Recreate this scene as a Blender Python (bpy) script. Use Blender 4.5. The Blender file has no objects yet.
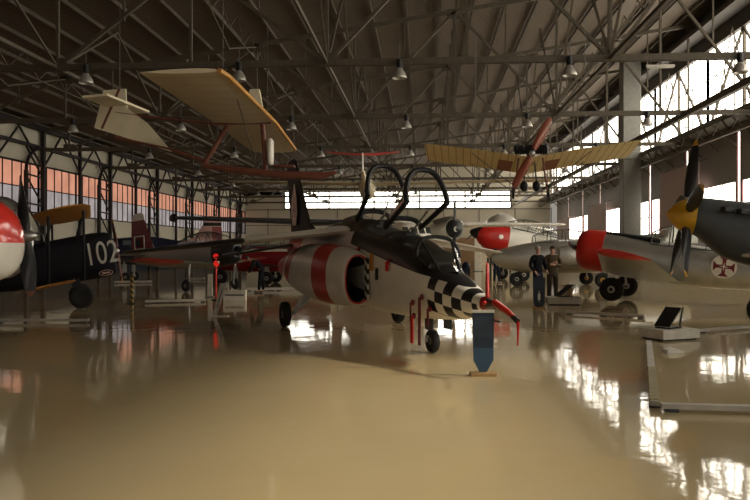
import bpy, bmesh, math, random
from mathutils import Vector, Matrix
random.seed(7)
PI = math.pi
S = bpy.context.scene
COL = S.collection
V = Vector
# ------------------------------------------------------------------ frames
A = math.atan(49 / 730.0)            # yaw of the hall's long axis against the view
CA, SA = math.cos(A), math.sin(A)
def cw(x, d, z=0.0):                  # metres right of / ahead of the camera -> hall coordinates
    return V((x * CA - d * SA, x * SA + d * CA, z))
def heading(hx, hd):
    return math.atan2(hd, hx) + A

# ------------------------------------------------------------------ materials
def newmat(name):
    m = bpy.data.materials.new(name); m.use_nodes = True
    nt = m.node_tree; b = nt.nodes['Principled BSDF']
    return m, nt, b
def pm(name, rgb, rough=0.5, metal=0.0, var=0.12, scale=6.0, coat=0.0, bump=0.0, spec=0.5):
    m, nt, b = newmat(name); b.inputs['Specular IOR Level'].default_value = spec
    tc = nt.nodes.new('ShaderNodeTexCoord'); nz = nt.nodes.new('ShaderNodeTexNoise')
    nz.inputs['Scale'].default_value = scale; nz.inputs['Detail'].default_value = 4
    nt.links.new(tc.outputs['Object'], nz.inputs['Vector'])
    rp = nt.nodes.new('ShaderNodeValToRGB')
    rp.color_ramp.elements[0].position = 0.3; rp.color_ramp.elements[1].position = 0.7
    rp.color_ramp.elements[0].color = tuple(c * (1 - var) for c in rgb) + (1,)
    rp.color_ramp.elements[1].color = tuple(min(1, c * (1 + var)) for c in rgb) + (1,)
    nt.links.new(nz.outputs['Fac'], rp.inputs['Fac'])
    nt.links.new(rp.outputs['Color'], b.inputs['Base Color'])
    b.inputs['Roughness'].default_value = rough; b.inputs['Metallic'].default_value = metal
    b.inputs['Coat Weight'].default_value = coat
    if bump:
        bp = nt.nodes.new('ShaderNodeBump'); bp.inputs['Strength'].default_value = bump
        nt.links.new(nz.outputs['Fac'], bp.inputs['Height']); nt.links.new(bp.outputs['Normal'], b.inputs['Normal'])
    return m
def glow(name, rgb, strength, var=0.1, scale=0.6):
    m = bpy.data.materials.new(name); m.use_nodes = True; nt = m.node_tree
    nt.nodes.clear()
    o = nt.nodes.new('ShaderNodeOutputMaterial'); e = nt.nodes.new('ShaderNodeEmission')
    tc = nt.nodes.new('ShaderNodeTexCoord'); nz = nt.nodes.new('ShaderNodeTexNoise'); nz.inputs['Scale'].default_value = scale
    nt.links.new(tc.outputs['Object'], nz.inputs['Vector'])
    rp = nt.nodes.new('ShaderNodeValToRGB')
    rp.color_ramp.elements[0].position = 0.35; rp.color_ramp.elements[1].position = 0.65
    rp.color_ramp.elements[0].color = tuple(c * (1 - var) for c in rgb) + (1,)
    rp.color_ramp.elements[1].color = tuple(c * (1 + var) for c in rgb) + (1,)
    nt.links.new(nz.outputs['Fac'], rp.inputs['Fac']); nt.links.new(rp.outputs['Color'], e.inputs['Color'])
    e.inputs['Strength'].default_value = strength
    nt.links.new(e.outputs['Emission'], o.inputs['Surface'])
    return m
def glassm(name, tint=(0.9, 0.92, 0.9), refl=0.08):
    m = bpy.data.materials.new(name); m.use_nodes = True; nt = m.node_tree
    nt.nodes.clear()
    o = nt.nodes.new('ShaderNodeOutputMaterial'); mx = nt.nodes.new('ShaderNodeMixShader')
    t = nt.nodes.new('ShaderNodeBsdfTransparent'); g = nt.nodes.new('ShaderNodeBsdfGlossy'); lw = nt.nodes.new('ShaderNodeLayerWeight')
    t.inputs['Color'].default_value = tint + (1,); g.inputs['Roughness'].default_value = 0.04
    pw = nt.nodes.new('ShaderNodeMath'); pw.operation = 'POWER'; pw.inputs[1].default_value = 4.0; lw.inputs['Blend'].default_value = .5
    nt.links.new(lw.outputs['Facing'], pw.inputs[0])
    ad = nt.nodes.new('ShaderNodeMath'); ad.operation = 'MULTIPLY_ADD'; ad.inputs[1].default_value = .85; ad.inputs[2].default_value = refl; ad.use_clamp = True
    nt.links.new(pw.outputs[0], ad.inputs[0]); nt.links.new(ad.outputs[0], mx.inputs[0])
    nt.links.new(t.outputs[0], mx.inputs[1]); nt.links.new(g.outputs[0], mx.inputs[2]); nt.links.new(mx.outputs[0], o.inputs['Surface'])
    return m
class E:                                # tiny expression helper for shader maths
    def __init__(s, nt, k): s.nt, s.k = nt, k
    def op(s, o, *a):
        n = s.nt.nodes.new('ShaderNodeMath'); n.operation = o
        for i, v in enumerate((s,) + a):
            if isinstance(v, E): s.nt.links.new(v.k, n.inputs[i])
            else: n.inputs[i].default_value = v
        return E(s.nt, n.outputs[0])
    def __add__(s, o): return s.op('ADD', o)
    def __sub__(s, o): return s.op('SUBTRACT', o)
    def __mul__(s, o): return s.op('MULTIPLY', o)
    def __gt__(s, o): return s.op('GREATER_THAN', o)
    def __lt__(s, o): return s.op('LESS_THAN', o)
    def floor(s): return s.op('FLOOR')
    def mod(s, v): return s.op('FLOORED_MODULO', v)
    def abs(s): return s.op('ABSOLUTE')
    def mx(s, o): return s.op('MAXIMUM', o)
def paint(name, base, layers, rough=0.35, metal=0.0, coat=0.12, spec=.35):
    """paint scheme: base colour plus (mask function of x,y,z, colour) layers, in object coordinates"""
    m, nt, b = newmat(name)
    tc = nt.nodes.new('ShaderNodeTexCoord'); sp = nt.nodes.new('ShaderNodeSeparateXYZ')
    nt.links.new(tc.outputs['Object'], sp.inputs[0])
    x, y, z = (E(nt, sp.outputs[i]) for i in range(3))
    nz = nt.nodes.new('ShaderNodeTexNoise'); nz.inputs['Scale'].default_value = 3
    nt.links.new(tc.outputs['Object'], nz.inputs['Vector'])
    rp = nt.nodes.new('ShaderNodeValToRGB')
    rp.color_ramp.elements[0].color = tuple(c * .85 for c in base) + (1,)
    rp.color_ramp.elements[1].color = tuple(min(1, c * 1.08) for c in base) + (1,)
    nt.links.new(nz.outputs['Fac'], rp.inputs['Fac'])
    cur = rp.outputs['Color']
    for f, col in layers:
        k = f(x, y, z)
        mix = nt.nodes.new('ShaderNodeMix'); mix.data_type = 'RGBA'
        nt.links.new(k.k, mix.inputs[0]); nt.links.new(cur, mix.inputs[6]); mix.inputs[7].default_value = col + (1,)
        cur = mix.outputs[2]
    nt.links.new(cur, b.inputs['Base Color'])
    b.inputs['Roughness'].default_value = rough; b.inputs['Metallic'].default_value = metal; b.inputs['Coat Weight'].default_value = coat
    b.inputs['Specular IOR Level'].default_value = spec
    return m

WHITE = (.80, .76, .67); RED = (.50, .02, .012); BLACK = (.012, .012, .013)
M = {}
M['white'] = pm('white_paint', WHITE, .35, coat=.3)
M['red'] = pm('red_paint', RED, .35, coat=.3)
M['bright_red'] = pm('signal_red', (.75, .03, .02), .45)
M['ribbon'] = pm('red_ribbon', (.7, .02, .015), .8)
M['black'] = pm('black_paint', BLACK, .45, spec=.3)
M['satin_black'] = pm('satin_black', (.02, .02, .021), .4, coat=.1, spec=.3)
M['rubber'] = pm('rubber', (.013, .013, .013), .75)
M['steel'] = pm('steel', (.45, .44, .42), .35, .9)
M['silver'] = pm('bare_aluminium', (.46, .45, .41), .34, .75, var=.1, scale=3)
M['grey'] = pm('grey_paint', (.32, .32, .29), .4, .2)
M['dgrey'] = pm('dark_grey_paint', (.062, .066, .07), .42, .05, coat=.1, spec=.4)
M['navy'] = pm('navy_paint', (.018, .022, .045), .5, spec=.25)
M['blk_fabric'] = pm('black_doped_fabric', (.010, .010, .014), .6, spec=.2)
M['orange'] = pm('orange_wing_paint', (.50, .22, .035), .5)
M['yellow'] = pm('yellow_paint', (.70, .38, .02), .35, coat=.3)
M['maroon'] = pm('maroon_paint', (.17, .015, .02), .4)
M['pink'] = pm('faded_pink_paint', (.60, .38, .34), .5)
M['cream'] = pm('cream_doped_fabric', (.62, .53, .36), .6, var=.1, scale=2)
M['linen'] = pm('translucent_linen', (.66, .58, .40), .6, var=.1, scale=2)
M['ochre'] = pm('ochre_trim', (.52, .25, .04), .5)
M['rust'] = pm('red_brown_wood', (.15, .045, .024), .55)
M['wood'] = pm('varnished_wood', (.25, .055, .02), .35, coat=.4)
M['pale_wood'] = pm('pale_wood', (.40, .25, .11), .55)
M['dark_glass'] = pm('dark_glass', (.03, .035, .035), .08, coat=.5)
M['interior'] = pm('cockpit_interior', (.02, .02, .019), .7)
M['seat_fab'] = pm('ejection_seat_fabric', (.05, .045, .035), .8)
M['glass'] = glassm('perspex', (.95, .96, .94), .16)
M['beam'] = pm('beam_paint', (.085, .070, .05), .6, spec=.25, var=.15)
M['dark_steel'] = pm('dark_column_steel', (.022, .016, .016), .6, spec=.2)
M['roof'] = pm('roof_sheet', (.30, .245, .18), .8, var=.12, scale=.35)
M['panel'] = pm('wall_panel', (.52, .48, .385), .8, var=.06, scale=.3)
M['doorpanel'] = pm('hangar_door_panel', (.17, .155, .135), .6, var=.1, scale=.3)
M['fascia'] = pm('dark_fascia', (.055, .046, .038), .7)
M['concrete'] = pm('grey_pillar_paint', (.16, .155, .135), .6)
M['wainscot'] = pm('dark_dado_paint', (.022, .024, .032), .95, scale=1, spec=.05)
M['seam'] = pm('dark_seam', (.10, .09, .08), .7)
M['rail'] = pm('rail_paint', (.52, .48, .42), .45)
M['plinth'] = pm('plinth_paint', (.60, .57, .50), .5)
M['skin'] = pm('skin', (.48, .27, .19), .55)
M['hair'] = pm('dark_hair', (.03, .02, .015), .7)
M['grey_hair'] = pm('grey_hair', (.35, .32, .29), .7)
M['board_purple'] = pm('mauve_board', (.38, .29, .285), .7, var=.06, scale=.5)
M['brown_board'] = pm('brown_board', (.30, .18, .09), .6)
M['blue_cloth'] = pm('dark_blue_cloth', (.02, .025, .10), .7)
M['lamp_al'] = pm('lamp_reflector', (.42, .40, .36), .4, .5)
M['oleo'] = pm('pale_oleo_paint', (.62, .60, .55), .4)
M['cable'] = pm('thin_cable', (.10, .09, .08), .5, .5)
M['win_right'] = glow('right_daylight_pane', (1.0, .92, .78), 7.0, .06)
M['win_back'] = glow('back_daylight_pane', (1.0, .93, .80), 8.0, .05)
M['win_left_up'] = glow('left_amber_pane', (1.0, .45, .29), .62, .12, .8)
M['win_left_lo'] = glow('left_frosted_pane', (.85, .75, .73), .40, .2, .8)
M['red_lamp'] = glow('red_warning_lens', (1.0, .03, .02), .55, .05, 5)

# ------------------------------------------------------------------ mesh builder
def sgnpow(v, e): return math.copysign(abs(v) ** e, v)
class MB:
    def __init__(s): s.v, s.f, s.m = [], [], []
    def add(s, vs, fs, mi=0):
        o = len(s.v); s.v += [V(p) for p in vs]
        for f in fs: s.f.append([i + o for i in f]); s.m.append(mi)
        return s
    def box(s, c, d, rot=None, mi=0):
        c = V(c); hx, hy, hz = d[0] / 2, d[1] / 2, d[2] / 2
        vs = [V((sx * hx, sy * hy, sz * hz)) for sz in (-1, 1) for sy in (-1, 1) for sx in (-1, 1)]
        if rot is not None: vs = [rot @ p for p in vs]
        return s.add([p + c for p in vs], [(0, 2, 3, 1), (4, 5, 7, 6), (0, 1, 5, 4), (2, 6, 7, 3), (0, 4, 6, 2), (1, 3, 7, 5)], mi)
    def bar(s, p, q, w, h=None, mi=0):
        h = h or w; p, q = V(p), V(q); d = (q - p)
        if d.length < 1e-6: return s
        d.normalize(); up = V((0, 0, 1)) if abs(d.z) < .95 else V((0, 1, 0))
        a = d.cross(up).normalized(); b = a.cross(d)
        vs = [r + a * (i * w / 2) + b * (j * h / 2) for r in (p, q) for i, j in ((-1, -1), (1, -1), (1, 1), (-1, 1))]
        return s.add(vs, [(3, 2, 1, 0), (4, 5, 6, 7), (0, 1, 5, 4), (1, 2, 6, 5), (2, 3, 7, 6), (3, 0, 4, 7)], mi)
    def loft(s, rings, cap=(1, 1), mi=0, closed=True, mif=None):
        n = len(rings[0]); o = len(s.v)
        for r in rings: s.v += [V(p) for p in r]
        for i in range(len(rings) - 1):
            for j in range(n if closed else n - 1):
                k = (j + 1) % n
                s.f.append([o + i * n + j, o + i * n + k, o + (i + 1) * n + k, o + (i + 1) * n + j]); s.m.append(mif(i, j) if mif else mi)
        if cap[0]: s.f.append([o + j for j in range(n)][::-1]); s.m.append(mi)
        if cap[1]: s.f.append([o + (len(rings) - 1) * n + j for j in range(n)]); s.m.append(mi)
        return s
    def tube(s, pts, r, n=8, mi=0, cap=(1, 1)):
        pts = [V(p) for p in pts]; R = r if isinstance(r, (list, tuple)) else [r] * len(pts)
        rings = []; pa = None
        for i, p in enumerate(pts):
            t = (pts[min(i + 1, len(pts) - 1)] - pts[max(i - 1, 0)]).normalized()
            if pa is None:
                up = V((0, 0, 1)) if abs(t.z) < .9 else V((1, 0, 0)); a = t.cross(up).normalized()
            else: a = (pa - t * pa.dot(t)).normalized()
            pa = a; b = t.cross(a)
            rings.append([p + (a * math.cos(2 * PI * k / n) + b * math.sin(2 * PI * k / n)) * R[i] for k in range(n)])
        return s.loft(rings, cap, mi)
    def cyl(s, p, q, r0, r1=None, n=10, mi=0): return s.tube([p, q], [r0, r0 if r1 is None else r1], n, mi)
    def lathe(s, c, ax, prof, n=20, mi=0, cap=(1, 1), mif=None):
        c, ax = V(c), V(ax).normalized(); up = V((0, 0, 1)) if abs(ax.z) < .9 else V((1, 0, 0))
        a = ax.cross(up).normalized(); b = ax.cross(a)
        return s.loft([[c + ax * t + (a * math.cos(2 * PI * k / n) + b * math.sin(2 * PI * k / n)) * r for k in range(n)] for t, r in prof], cap, mi, True, mif)
    def prism(s, poly, ext, mi=0):
        e = V(ext); p = [V(q) for q in poly]; n = len(p)
        vs = [q - e / 2 for q in p] + [q + e / 2 for q in p]
        return s.add(vs, [list(range(n))[::-1], list(range(n, 2 * n))] + [(i, (i + 1) % n, n + (i + 1) % n, n + i) for i in range(n)], mi)
    def sph(s, c, r, sc=(1, 1, 1), n=12, mi=0):
        prof = [(-math.cos(PI * i / 8), max(.001, math.sin(PI * i / 8))) for i in range(9)]
        rings = [[V(c) + V((math.cos(2 * PI * k / n) * q * r * sc[0], math.sin(2 * PI * k / n) * q * r * sc[1], t * r * sc[2])) for k in range(n)] for t, q in prof]
        return s.loft(rings, (1, 1), mi)
    def fus(s, st, n=28, e=2.3, cap=(1, 1), mi=0, yc=0.0, sub=3):
        """fuselage from stations (x, z_top, z_bottom, half_width[, exponent]); stations are smoothly interpolated"""
        st = [tuple(q) + ((e,) if len(q) == 4 else ()) for q in st]
        out = []
        for i in range(len(st) - 1):
            for k in range(sub):
                t = k / sub; p0, p1, p2, p3 = st[max(i - 1, 0)], st[i], st[i + 1], st[min(i + 2, len(st) - 1)]
                q = []
                for c in range(5):
                    if c == 0: q.append(p1[0] + (p2[0] - p1[0]) * t); continue
                    m1 = (p2[c] - p0[c]) / ((p2[0] - p0[0]) or 1) * (p2[0] - p1[0]); m2 = (p3[c] - p1[c]) / ((p3[0] - p1[0]) or 1) * (p2[0] - p1[0])
                    d = p2[c] - p1[c]
                    if m1 * d <= 0: m1 = 0
                    if m2 * d <= 0: m2 = 0
                    if abs(m1) > 3 * abs(d): m1 = 3 * d
                    if abs(m2) > 3 * abs(d): m2 = 3 * d
                    h = (2 * t**3 - 3 * t**2 + 1) * p1[c] + (t**3 - 2 * t**2 + t) * m1 + (-2 * t**3 + 3 * t**2) * p2[c] + (t**3 - t**2) * m2
                    q.append(h)
                out.append(q)
        out.append(st[-1])
        rings = []
        for x, zt, zb, hw, ex in out:
            zc = (zt + zb) / 2; hh = (zt - zb) / 2
            rings.append([V((x, yc + hw * sgnpow(math.cos(2 * PI * k / n), 2 / ex), zc + hh * sgnpow(math.sin(2 * PI * k / n), 2 / ex))) for k in range(n)])
        return s.loft(rings, cap, mi)
    def wing(s, secs, t=.12, mi=0, vert=False, mif=None):
        """aerofoil surface from sections (le_x, span, height, chord[, incidence_deg])"""
        U = [1, .75, .5, .3, .15, .05, 0, .05, .15, .3, .5, .75]
        rings = []
        for sc in secs:
            lx, sp, h, c = sc[:4]; inc = math.radians(sc[4]) if len(sc) > 4 else 0
            r = []
            for i, u in enumerate(U):
                th = t * c * 2.4 * (math.sqrt(u) * .62 * (1 - u) + .02)
                zz = th * .62 if 0 < i < 6 else (-th * .5 if i > 6 else 0)
                xx = -u * c
                X = lx + xx * math.cos(inc) - zz * math.sin(inc) * -1; Z = zz * math.cos(inc) + xx * math.sin(inc)
                r.append(V((X, Z, sp)) if vert else V((X, sp, h + Z)))
            rings.append(r)
        if secs[-1][1] < secs[0][1] or vert: rings = [r[::-1] for r in rings]
        s.loft(rings, (1, 1), mi, True, mif)
        if mif: s.m[-1] = mif(len(rings) - 2, 2)
        return s
    def build(s, name, mats, parent=None, smooth=True, ang=40, bevel=0):
        me = bpy.data.meshes.new(name); me.from_pydata([tuple(p) for p in s.v], [], s.f)
        if not isinstance(mats, (list, tuple)): mats = [mats]
        for q in mats: me.materials.append(q)
        for p, k in zip(me.polygons, s.m): p.material_index = min(k, len(mats) - 1)
        bm = bmesh.new(); bm.from_mesh(me); bmesh.ops.recalc_face_normals(bm, faces=bm.faces); bm.to_mesh(me); bm.free()
        if smooth:
            for p in me.polygons: p.use_smooth = True
            me.set_sharp_from_angle(angle=math.radians(ang))
        o = bpy.data.objects.new(name, me); COL.objects.link(o)
        if parent: o.parent = parent
        if bevel:
            b = o.modifiers.new('bevel', 'BEVEL'); b.width = bevel; b.segments = 2; b.limit_method = 'ANGLE'
        return o
def tag(o, label=None, cat=None, group=None, kind=None):
    if label: o['label'] = label
    if cat: o['category'] = cat
    if group: o['group'] = group
    if kind: o['kind'] = kind
    return o
def struct(mb, name, mat, parent=None, **k):
    o = mb.build(name, mat, parent, **k)
    if not parent: o['kind'] = 'structure'
    return o
def thing(name, label, cat, loc, rz=0, pitch=0, roll=0, group=None):
    o = bpy.data.objects.new(name, None); COL.objects.link(o); o.empty_display_size = .3
    o.location = loc; o.rotation_euler = (roll, -pitch, rz)
    return tag(o, label, cat, group)
def textm(name, body, size, mat, parent, mtx, ext=.004, sx=1.0):
    cu = bpy.data.curves.new('txt', 'FONT'); cu.body = body; cu.size = size; cu.extrude = ext; cu.align_x = 'CENTER'; cu.align_y = 'CENTER'
    t = bpy.data.objects.new('txt', cu); COL.objects.link(t)
    bpy.context.view_layer.update()
    me = bpy.data.meshes.new_from_object(t.evaluated_get(bpy.context.evaluated_depsgraph_get()))
    bpy.data.objects.remove(t); bpy.data.curves.remove(cu)
    me.transform(mtx @ Matrix.Diagonal((sx, 1, 1, 1))); me.name = name; me.materials.clear(); me.materials.append(mat)
    o = bpy.data.objects.new(name, me); COL.objects.link(o); o.parent = parent
    return o
def frame_mtx(o, xa, ya):
    xa, ya = V(xa).normalized(), V(ya).normalized(); za = xa.cross(ya)
    m = Matrix((xa, ya, za)).transposed().to_4x4(); m.translation = V(o); return m
def wheel(parent, c, r, w, ax=(0, 1, 0), hub='steel', name='wheel'):
    c = V(c)
    t = MB().lathe(c, ax, [(-w * .35, r * .52), (-w * .5, r * .7), (-w * .42, r * .9), (-w * .2, r), (w * .2, r), (w * .42, r * .9), (w * .5, r * .7), (w * .35, r * .52)], 24).build(name, M['rubber'], parent)
    a = V(ax)
    MB().lathe(c, ax, [(-w * .34, r * .15), (-w * .38, r * .18), (-w * .30, r * .5), (-w * .25, r * .55), (w * .25, r * .55), (w * .30, r * .5), (w * .38, r * .18), (w * .34, r * .15)], 18).build('wheel_hub', M[hub], t)
    return t
def blade(parent, hub, ax, dr, L, w, mats, twist=.6, tip=.12, r0=.1):
    hub, ax, dr = V(hub), V(ax).normalized(), V(dr).normalized(); side = ax.cross(dr)
    rings = []; N = 10
    for i in range(N + 1):
        u = i / N; ch = w * (.35 + .65 * math.sin(PI * min(1, .15 + u * .72)) ** .8) * (1 if u < .9 else (1 - ((u - .9) / .1) ** 2 * .75))
        th = max(.006, .05 * (1 - u) * w / .2 + .008)
        an = twist * (1 - u * .65); c1 = side * math.cos(an) + ax * math.sin(an); c2 = ax * math.cos(an) - side * math.sin(an)
        rings.append([hub + dr * (r0 + (L - r0) * u) + c1 * (math.cos(2 * PI * k / 10) * ch / 2) + c2 * (math.sin(2 * PI * k / 10) * th) for k in range(10)])
    return MB().loft(rings, (1, 1), 0, True, lambda i, j: 1 if (i + 1) / N > 1 - tip else 0).build('propeller_blade', mats, parent)

# ------------------------------------------------------------------ hall
SUN_Z0, SUN_Y1 = 10.6, 10.4
M['clear'] = glassm('clear_glass', (.96, .96, .95), .03)
XL, XR, YB, YF = -23.5, 16.2, 95.0, -14.0
def zroof(X): return 12.9 + .147 * X
TY = [24 + 9.6 * k for k in range(-3, 8)]      # truss stations along the hall
ZC = 7.85                                      # underside chord of the trusses

# floor: worn glossy resin
m, nt, b = newmat('resin_floor')
tc = nt.nodes.new('ShaderNodeTexCoord'); n1 = nt.nodes.new('ShaderNodeTexNoise'); n1.inputs['Scale'].default_value = .22; n1.inputs['Detail'].default_value = 5
n2 = nt.nodes.new('ShaderNodeTexNoise'); n2.inputs['Scale'].default_value = 2.2; n2.inputs['Detail'].default_value = 3
mp = nt.nodes.new('ShaderNodeMapping'); mp.inputs['Scale'].default_value = (1, 1, 1)
nt.links.new(tc.outputs['Object'], mp.inputs[0]); nt.links.new(mp.outputs[0], n1.inputs['Vector']); nt.links.new(mp.outputs[0], n2.inputs['Vector'])
rp = nt.nodes.new('ShaderNodeValToRGB'); rp.color_ramp.elements[0].position = .3; rp.color_ramp.elements[1].position = .7
rp.color_ramp.elements[0].color = (.56, .44, .24, 1); rp.color_ramp.elements[1].color = (.66, .53, .31, 1)
nt.links.new(n1.outputs['Fac'], rp.inputs['Fac']); nt.links.new(rp.outputs['Color'], b.inputs['Base Color'])
rr = nt.nodes.new('ShaderNodeMapRange'); rr.inputs['To Min'].default_value = .035; rr.inputs['To Max'].default_value = .075
nt.links.new(n2.outputs['Fac'], rr.inputs['Value']); nt.links.new(rr.outputs[0], b.inputs['Roughness'])
bp = nt.nodes.new('ShaderNodeBump'); bp.inputs['Strength'].default_value = .35; bp.inputs['Distance'].default_value = .008
nt.links.new(n2.outputs['Fac'], bp.inputs['Height']); nt.links.new(bp.outputs['Normal'], b.inputs['Normal'])
b.inputs['IOR'].default_value = 1.55
M['floor'] = m
struct(MB().box(((XL + XR) / 2, (YB + YF) / 2, -.1), (XR - XL + 1, YB - YF + 1, .2)), 'floor', M['floor'], smooth=False)
# ceiling: sloping sheets with corrugation
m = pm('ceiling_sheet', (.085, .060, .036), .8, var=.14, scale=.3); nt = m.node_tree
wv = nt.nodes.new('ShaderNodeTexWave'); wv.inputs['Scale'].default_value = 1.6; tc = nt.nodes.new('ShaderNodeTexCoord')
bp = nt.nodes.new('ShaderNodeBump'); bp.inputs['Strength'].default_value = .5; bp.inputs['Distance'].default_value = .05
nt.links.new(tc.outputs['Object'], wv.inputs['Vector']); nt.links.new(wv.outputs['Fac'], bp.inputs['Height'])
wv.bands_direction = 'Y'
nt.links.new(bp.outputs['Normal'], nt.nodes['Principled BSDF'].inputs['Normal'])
mb = MB()
mb.add([(XL - .6, YF, zroof(XL - .6)), (XR + .6, YF, zroof(XR + .6)), (XR + .6, YB + .5, zroof(XR + .6)), (XL - .6, YB + .5, zroof(XL - .6)),
        (XL - .6, YF, zroof(XL - .6) + .12), (XR + .6, YF, zroof(XR + .6) + .12), (XR + .6, YB + .5, zroof(XR + .6) + .12), (XL - .6, YB + .5, zroof(XL - .6) + .12)],
       [(0, 1, 2, 3), (4, 7, 6, 5), (0, 4, 5, 1), (1, 5, 6, 2), (2, 6, 7, 3), (3, 7, 4, 0)])
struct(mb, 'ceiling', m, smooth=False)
mb = MB(); X = XL + 1.0
while X < XR:
    mb.bar((X, YF, zroof(X) - .14), (X, YB, zroof(X) - .14), .07, .16); X += 1.55
struct(mb, 'roof_purlins', M['beam'], smooth=False)
# trusses
nodes = []; k = 0; X = 1.4 - 4.6 * 5
while X <= XR + .1: nodes.append((X, (k % 2) == 1)); X += 4.6; k += 1
for Y in TY[2:]:
    mb = MB()
    zt = lambda X: zroof(X) - .5
    x0, x1 = XL + .3, XR - .15
    for dy in (-.09, .09): mb.bar((x0, Y + dy, ZC), (x1, Y + dy, ZC), .07, .2)
    mb.bar((x0, Y, zt(x0)), (x1, Y, zt(x1)), .12, .2)
    pn = None
    for X, top in nodes:
        X = max(x0, min(x1, X))
        mb.bar((X, Y, ZC), (X, Y, zt(X)), .1)
        mb.box((X, Y, zt(X) - .1 if top else ZC + .1), (.7, .05, .45))
        p = V((X, Y, zt(X) if top else ZC))
        if pn is not None: mb.bar(pn, p, .12, .11)
        pn = p
        if X + 2.3 < x1:
            q = V((X + 2.3, Y, zt(X + 2.3)))
            mb.bar((X + 2.3, Y, (ZC + zt(X + 2.3)) / 2), q, .07)
    o = struct(mb, 'roof_truss', M['beam'], smooth=False)
# longitudinal members and sway bracing between the trusses
mb = MB()
for i, (X, top) in enumerate(nodes):
    if not top and abs(X) < 15: mb.bar((X, TY[2], ZC), (X, YB, ZC), .08, .12)
mb.bar((11.7, TY[2], ZC - .08), (11.7, YB, ZC - .08), .2, .26)
struct(mb, 'longitudinal_tie_beams', M['beam'], smooth=False)
mb = MB()
for a in range(2, len(TY) - 1):
    for X, top in nodes[1:-1]:
        y0, y1 = TY[a], TY[a + 1]; ym = (y0 + y1) / 2; z1 = zroof(X) - .3
        if top:
            mb.bar((X, y0, zroof(X) - .6), (X, ym, zroof(X) - 2.0), .06); mb.bar((X, ym, zroof(X) - 2.0), (X, y1, zroof(X) - .6), .06)
            mb.bar((X, y0, z1 - .9), (X, y1, z1 - .9), .06)
            for q in range(8):
                ya = y0 + (y1 - y0) * q / 8; yb = y0 + (y1 - y0) * (q + 1) / 8
                mb.bar((X, ya, z1 - (0 if q % 2 else .9)), (X, yb, z1 - (.9 if q % 2 else 0)), .045)
        else:
            mb.bar((X, y0, ZC), (X, ym, z1 - .3), .075); mb.bar((X, ym, z1 - .3), (X, y1, ZC), .075)
struct(mb, 'roof_sway_bracing', M['beam'], smooth=False)

# left wall
mb = MB()
L = YB - YF; yc = (YB + YF) / 2
mb.box((XL - .1, yc, 3.95 / 2), (.2, L, 3.95))
mb.box((XL - .1, yc, (6.93 + zroof(XL)) / 2), (.2, L, zroof(XL) - 6.93))
struct(mb, 'wall_left', M['panel'], smooth=False)
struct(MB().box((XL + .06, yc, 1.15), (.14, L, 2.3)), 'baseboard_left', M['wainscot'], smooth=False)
nwin = [0]
def window(name_no=None):
    nwin[0] += 1
    o = bpy.data.objects.new('window_%d' % nwin[0], None); COL.objects.link(o); o['kind'] = 'structure'; return o
for k in range(-2, 8):
    y0, y1 = 24 + 9.6 * k + .0, min(24 + 9.6 * (k + 1), YB)
    w = window()
    MB().box((XL - .12, (y0 + y1) / 2, (5.45 + 6.93) / 2), (.04, y1 - y0, 1.48)).build('upper_pane', M['win_left_up'], w, smooth=False)
    MB().box((XL - .12, (y0 + y1) / 2, (3.95 + 5.45) / 2), (.04, y1 - y0, 1.5)).build('lower_pane', M['win_left_lo'], w, smooth=False)
    f = MB()
    nb = 10
    for i in range(nb + 1):
        yy = y0 + (y1 - y0) * i / nb; f.bar((XL - .04, yy, 3.95), (XL - .04, yy, 6.93), .05 if i % 5 else .12, .06)
    for z, h in ((3.98, .1), (5.45, .06), (6.9, .12)): f.bar((XL - .04, y0, z), (XL - .04, y1, z), .08, h)
    f.build('window_frame', M['dark_steel'], w, smooth=False)
for k in range(-2, 8):                        # lattice columns along the left wall
    Y = 24 + 9.6 * k; mb = MB()
    for q in (0, -1.9):
        mb.bar((XL + .25, Y + q, 0), (XL + .25, Y + q, zroof(XL) - .3 if q == 0 else 6.4), .24 if q == 0 else .2)
    for i in range(4):
        z = 1.0 + i * 1.7
        mb.bar((XL + .25, Y, z), (XL + .25, Y - 1.9, z + .1), .09)
        mb.bar((XL + .25, Y, z), (XL + .25, Y - 1.9, z + 1.7), .08)
    arc = [V((XL + .25, Y - 1.9 + 1.9 * (1 - math.cos(t * PI / 16)), 6.4 + 1.5 * math.sin(t * PI / 16))) for t in range(9)]
    mb.tube(arc, .1, 6)
    mb.bar((XL + .25, Y, 6.7), (XL + .25, Y + 2.4, zroof(XL) - .3), .1); mb.bar((XL + .25, Y, 6.7), (XL + .25, Y - 3.0, zroof(XL) - .3), .1)
    mb.bar((XL + .25, Y + 4.8, 6.9), (XL + .25, Y + 2.4, zroof(XL) - .3), .09); mb.bar((XL + .25, Y + 4.8, 6.9), (XL + .25, Y + 7.2, zroof(XL) - .3), .09)
    mb.bar((XL + .25, Y + 4.8, 0), (XL + .25, Y + 4.8, zroof(XL) - .2), .18)
    struct(mb, 'wall_column', M['dark_steel'], smooth=False)
struct(MB().bar((XL + .22, YF, 7.95), (XL + .22, YB, 7.95), .14, .2).bar((XL + .3, YF, zroof(XL) - .35), (XL + .3, YB, zroof(XL) - .35), .3, .3), 'trim_1', M['dark_steel'], smooth=False)

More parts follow.
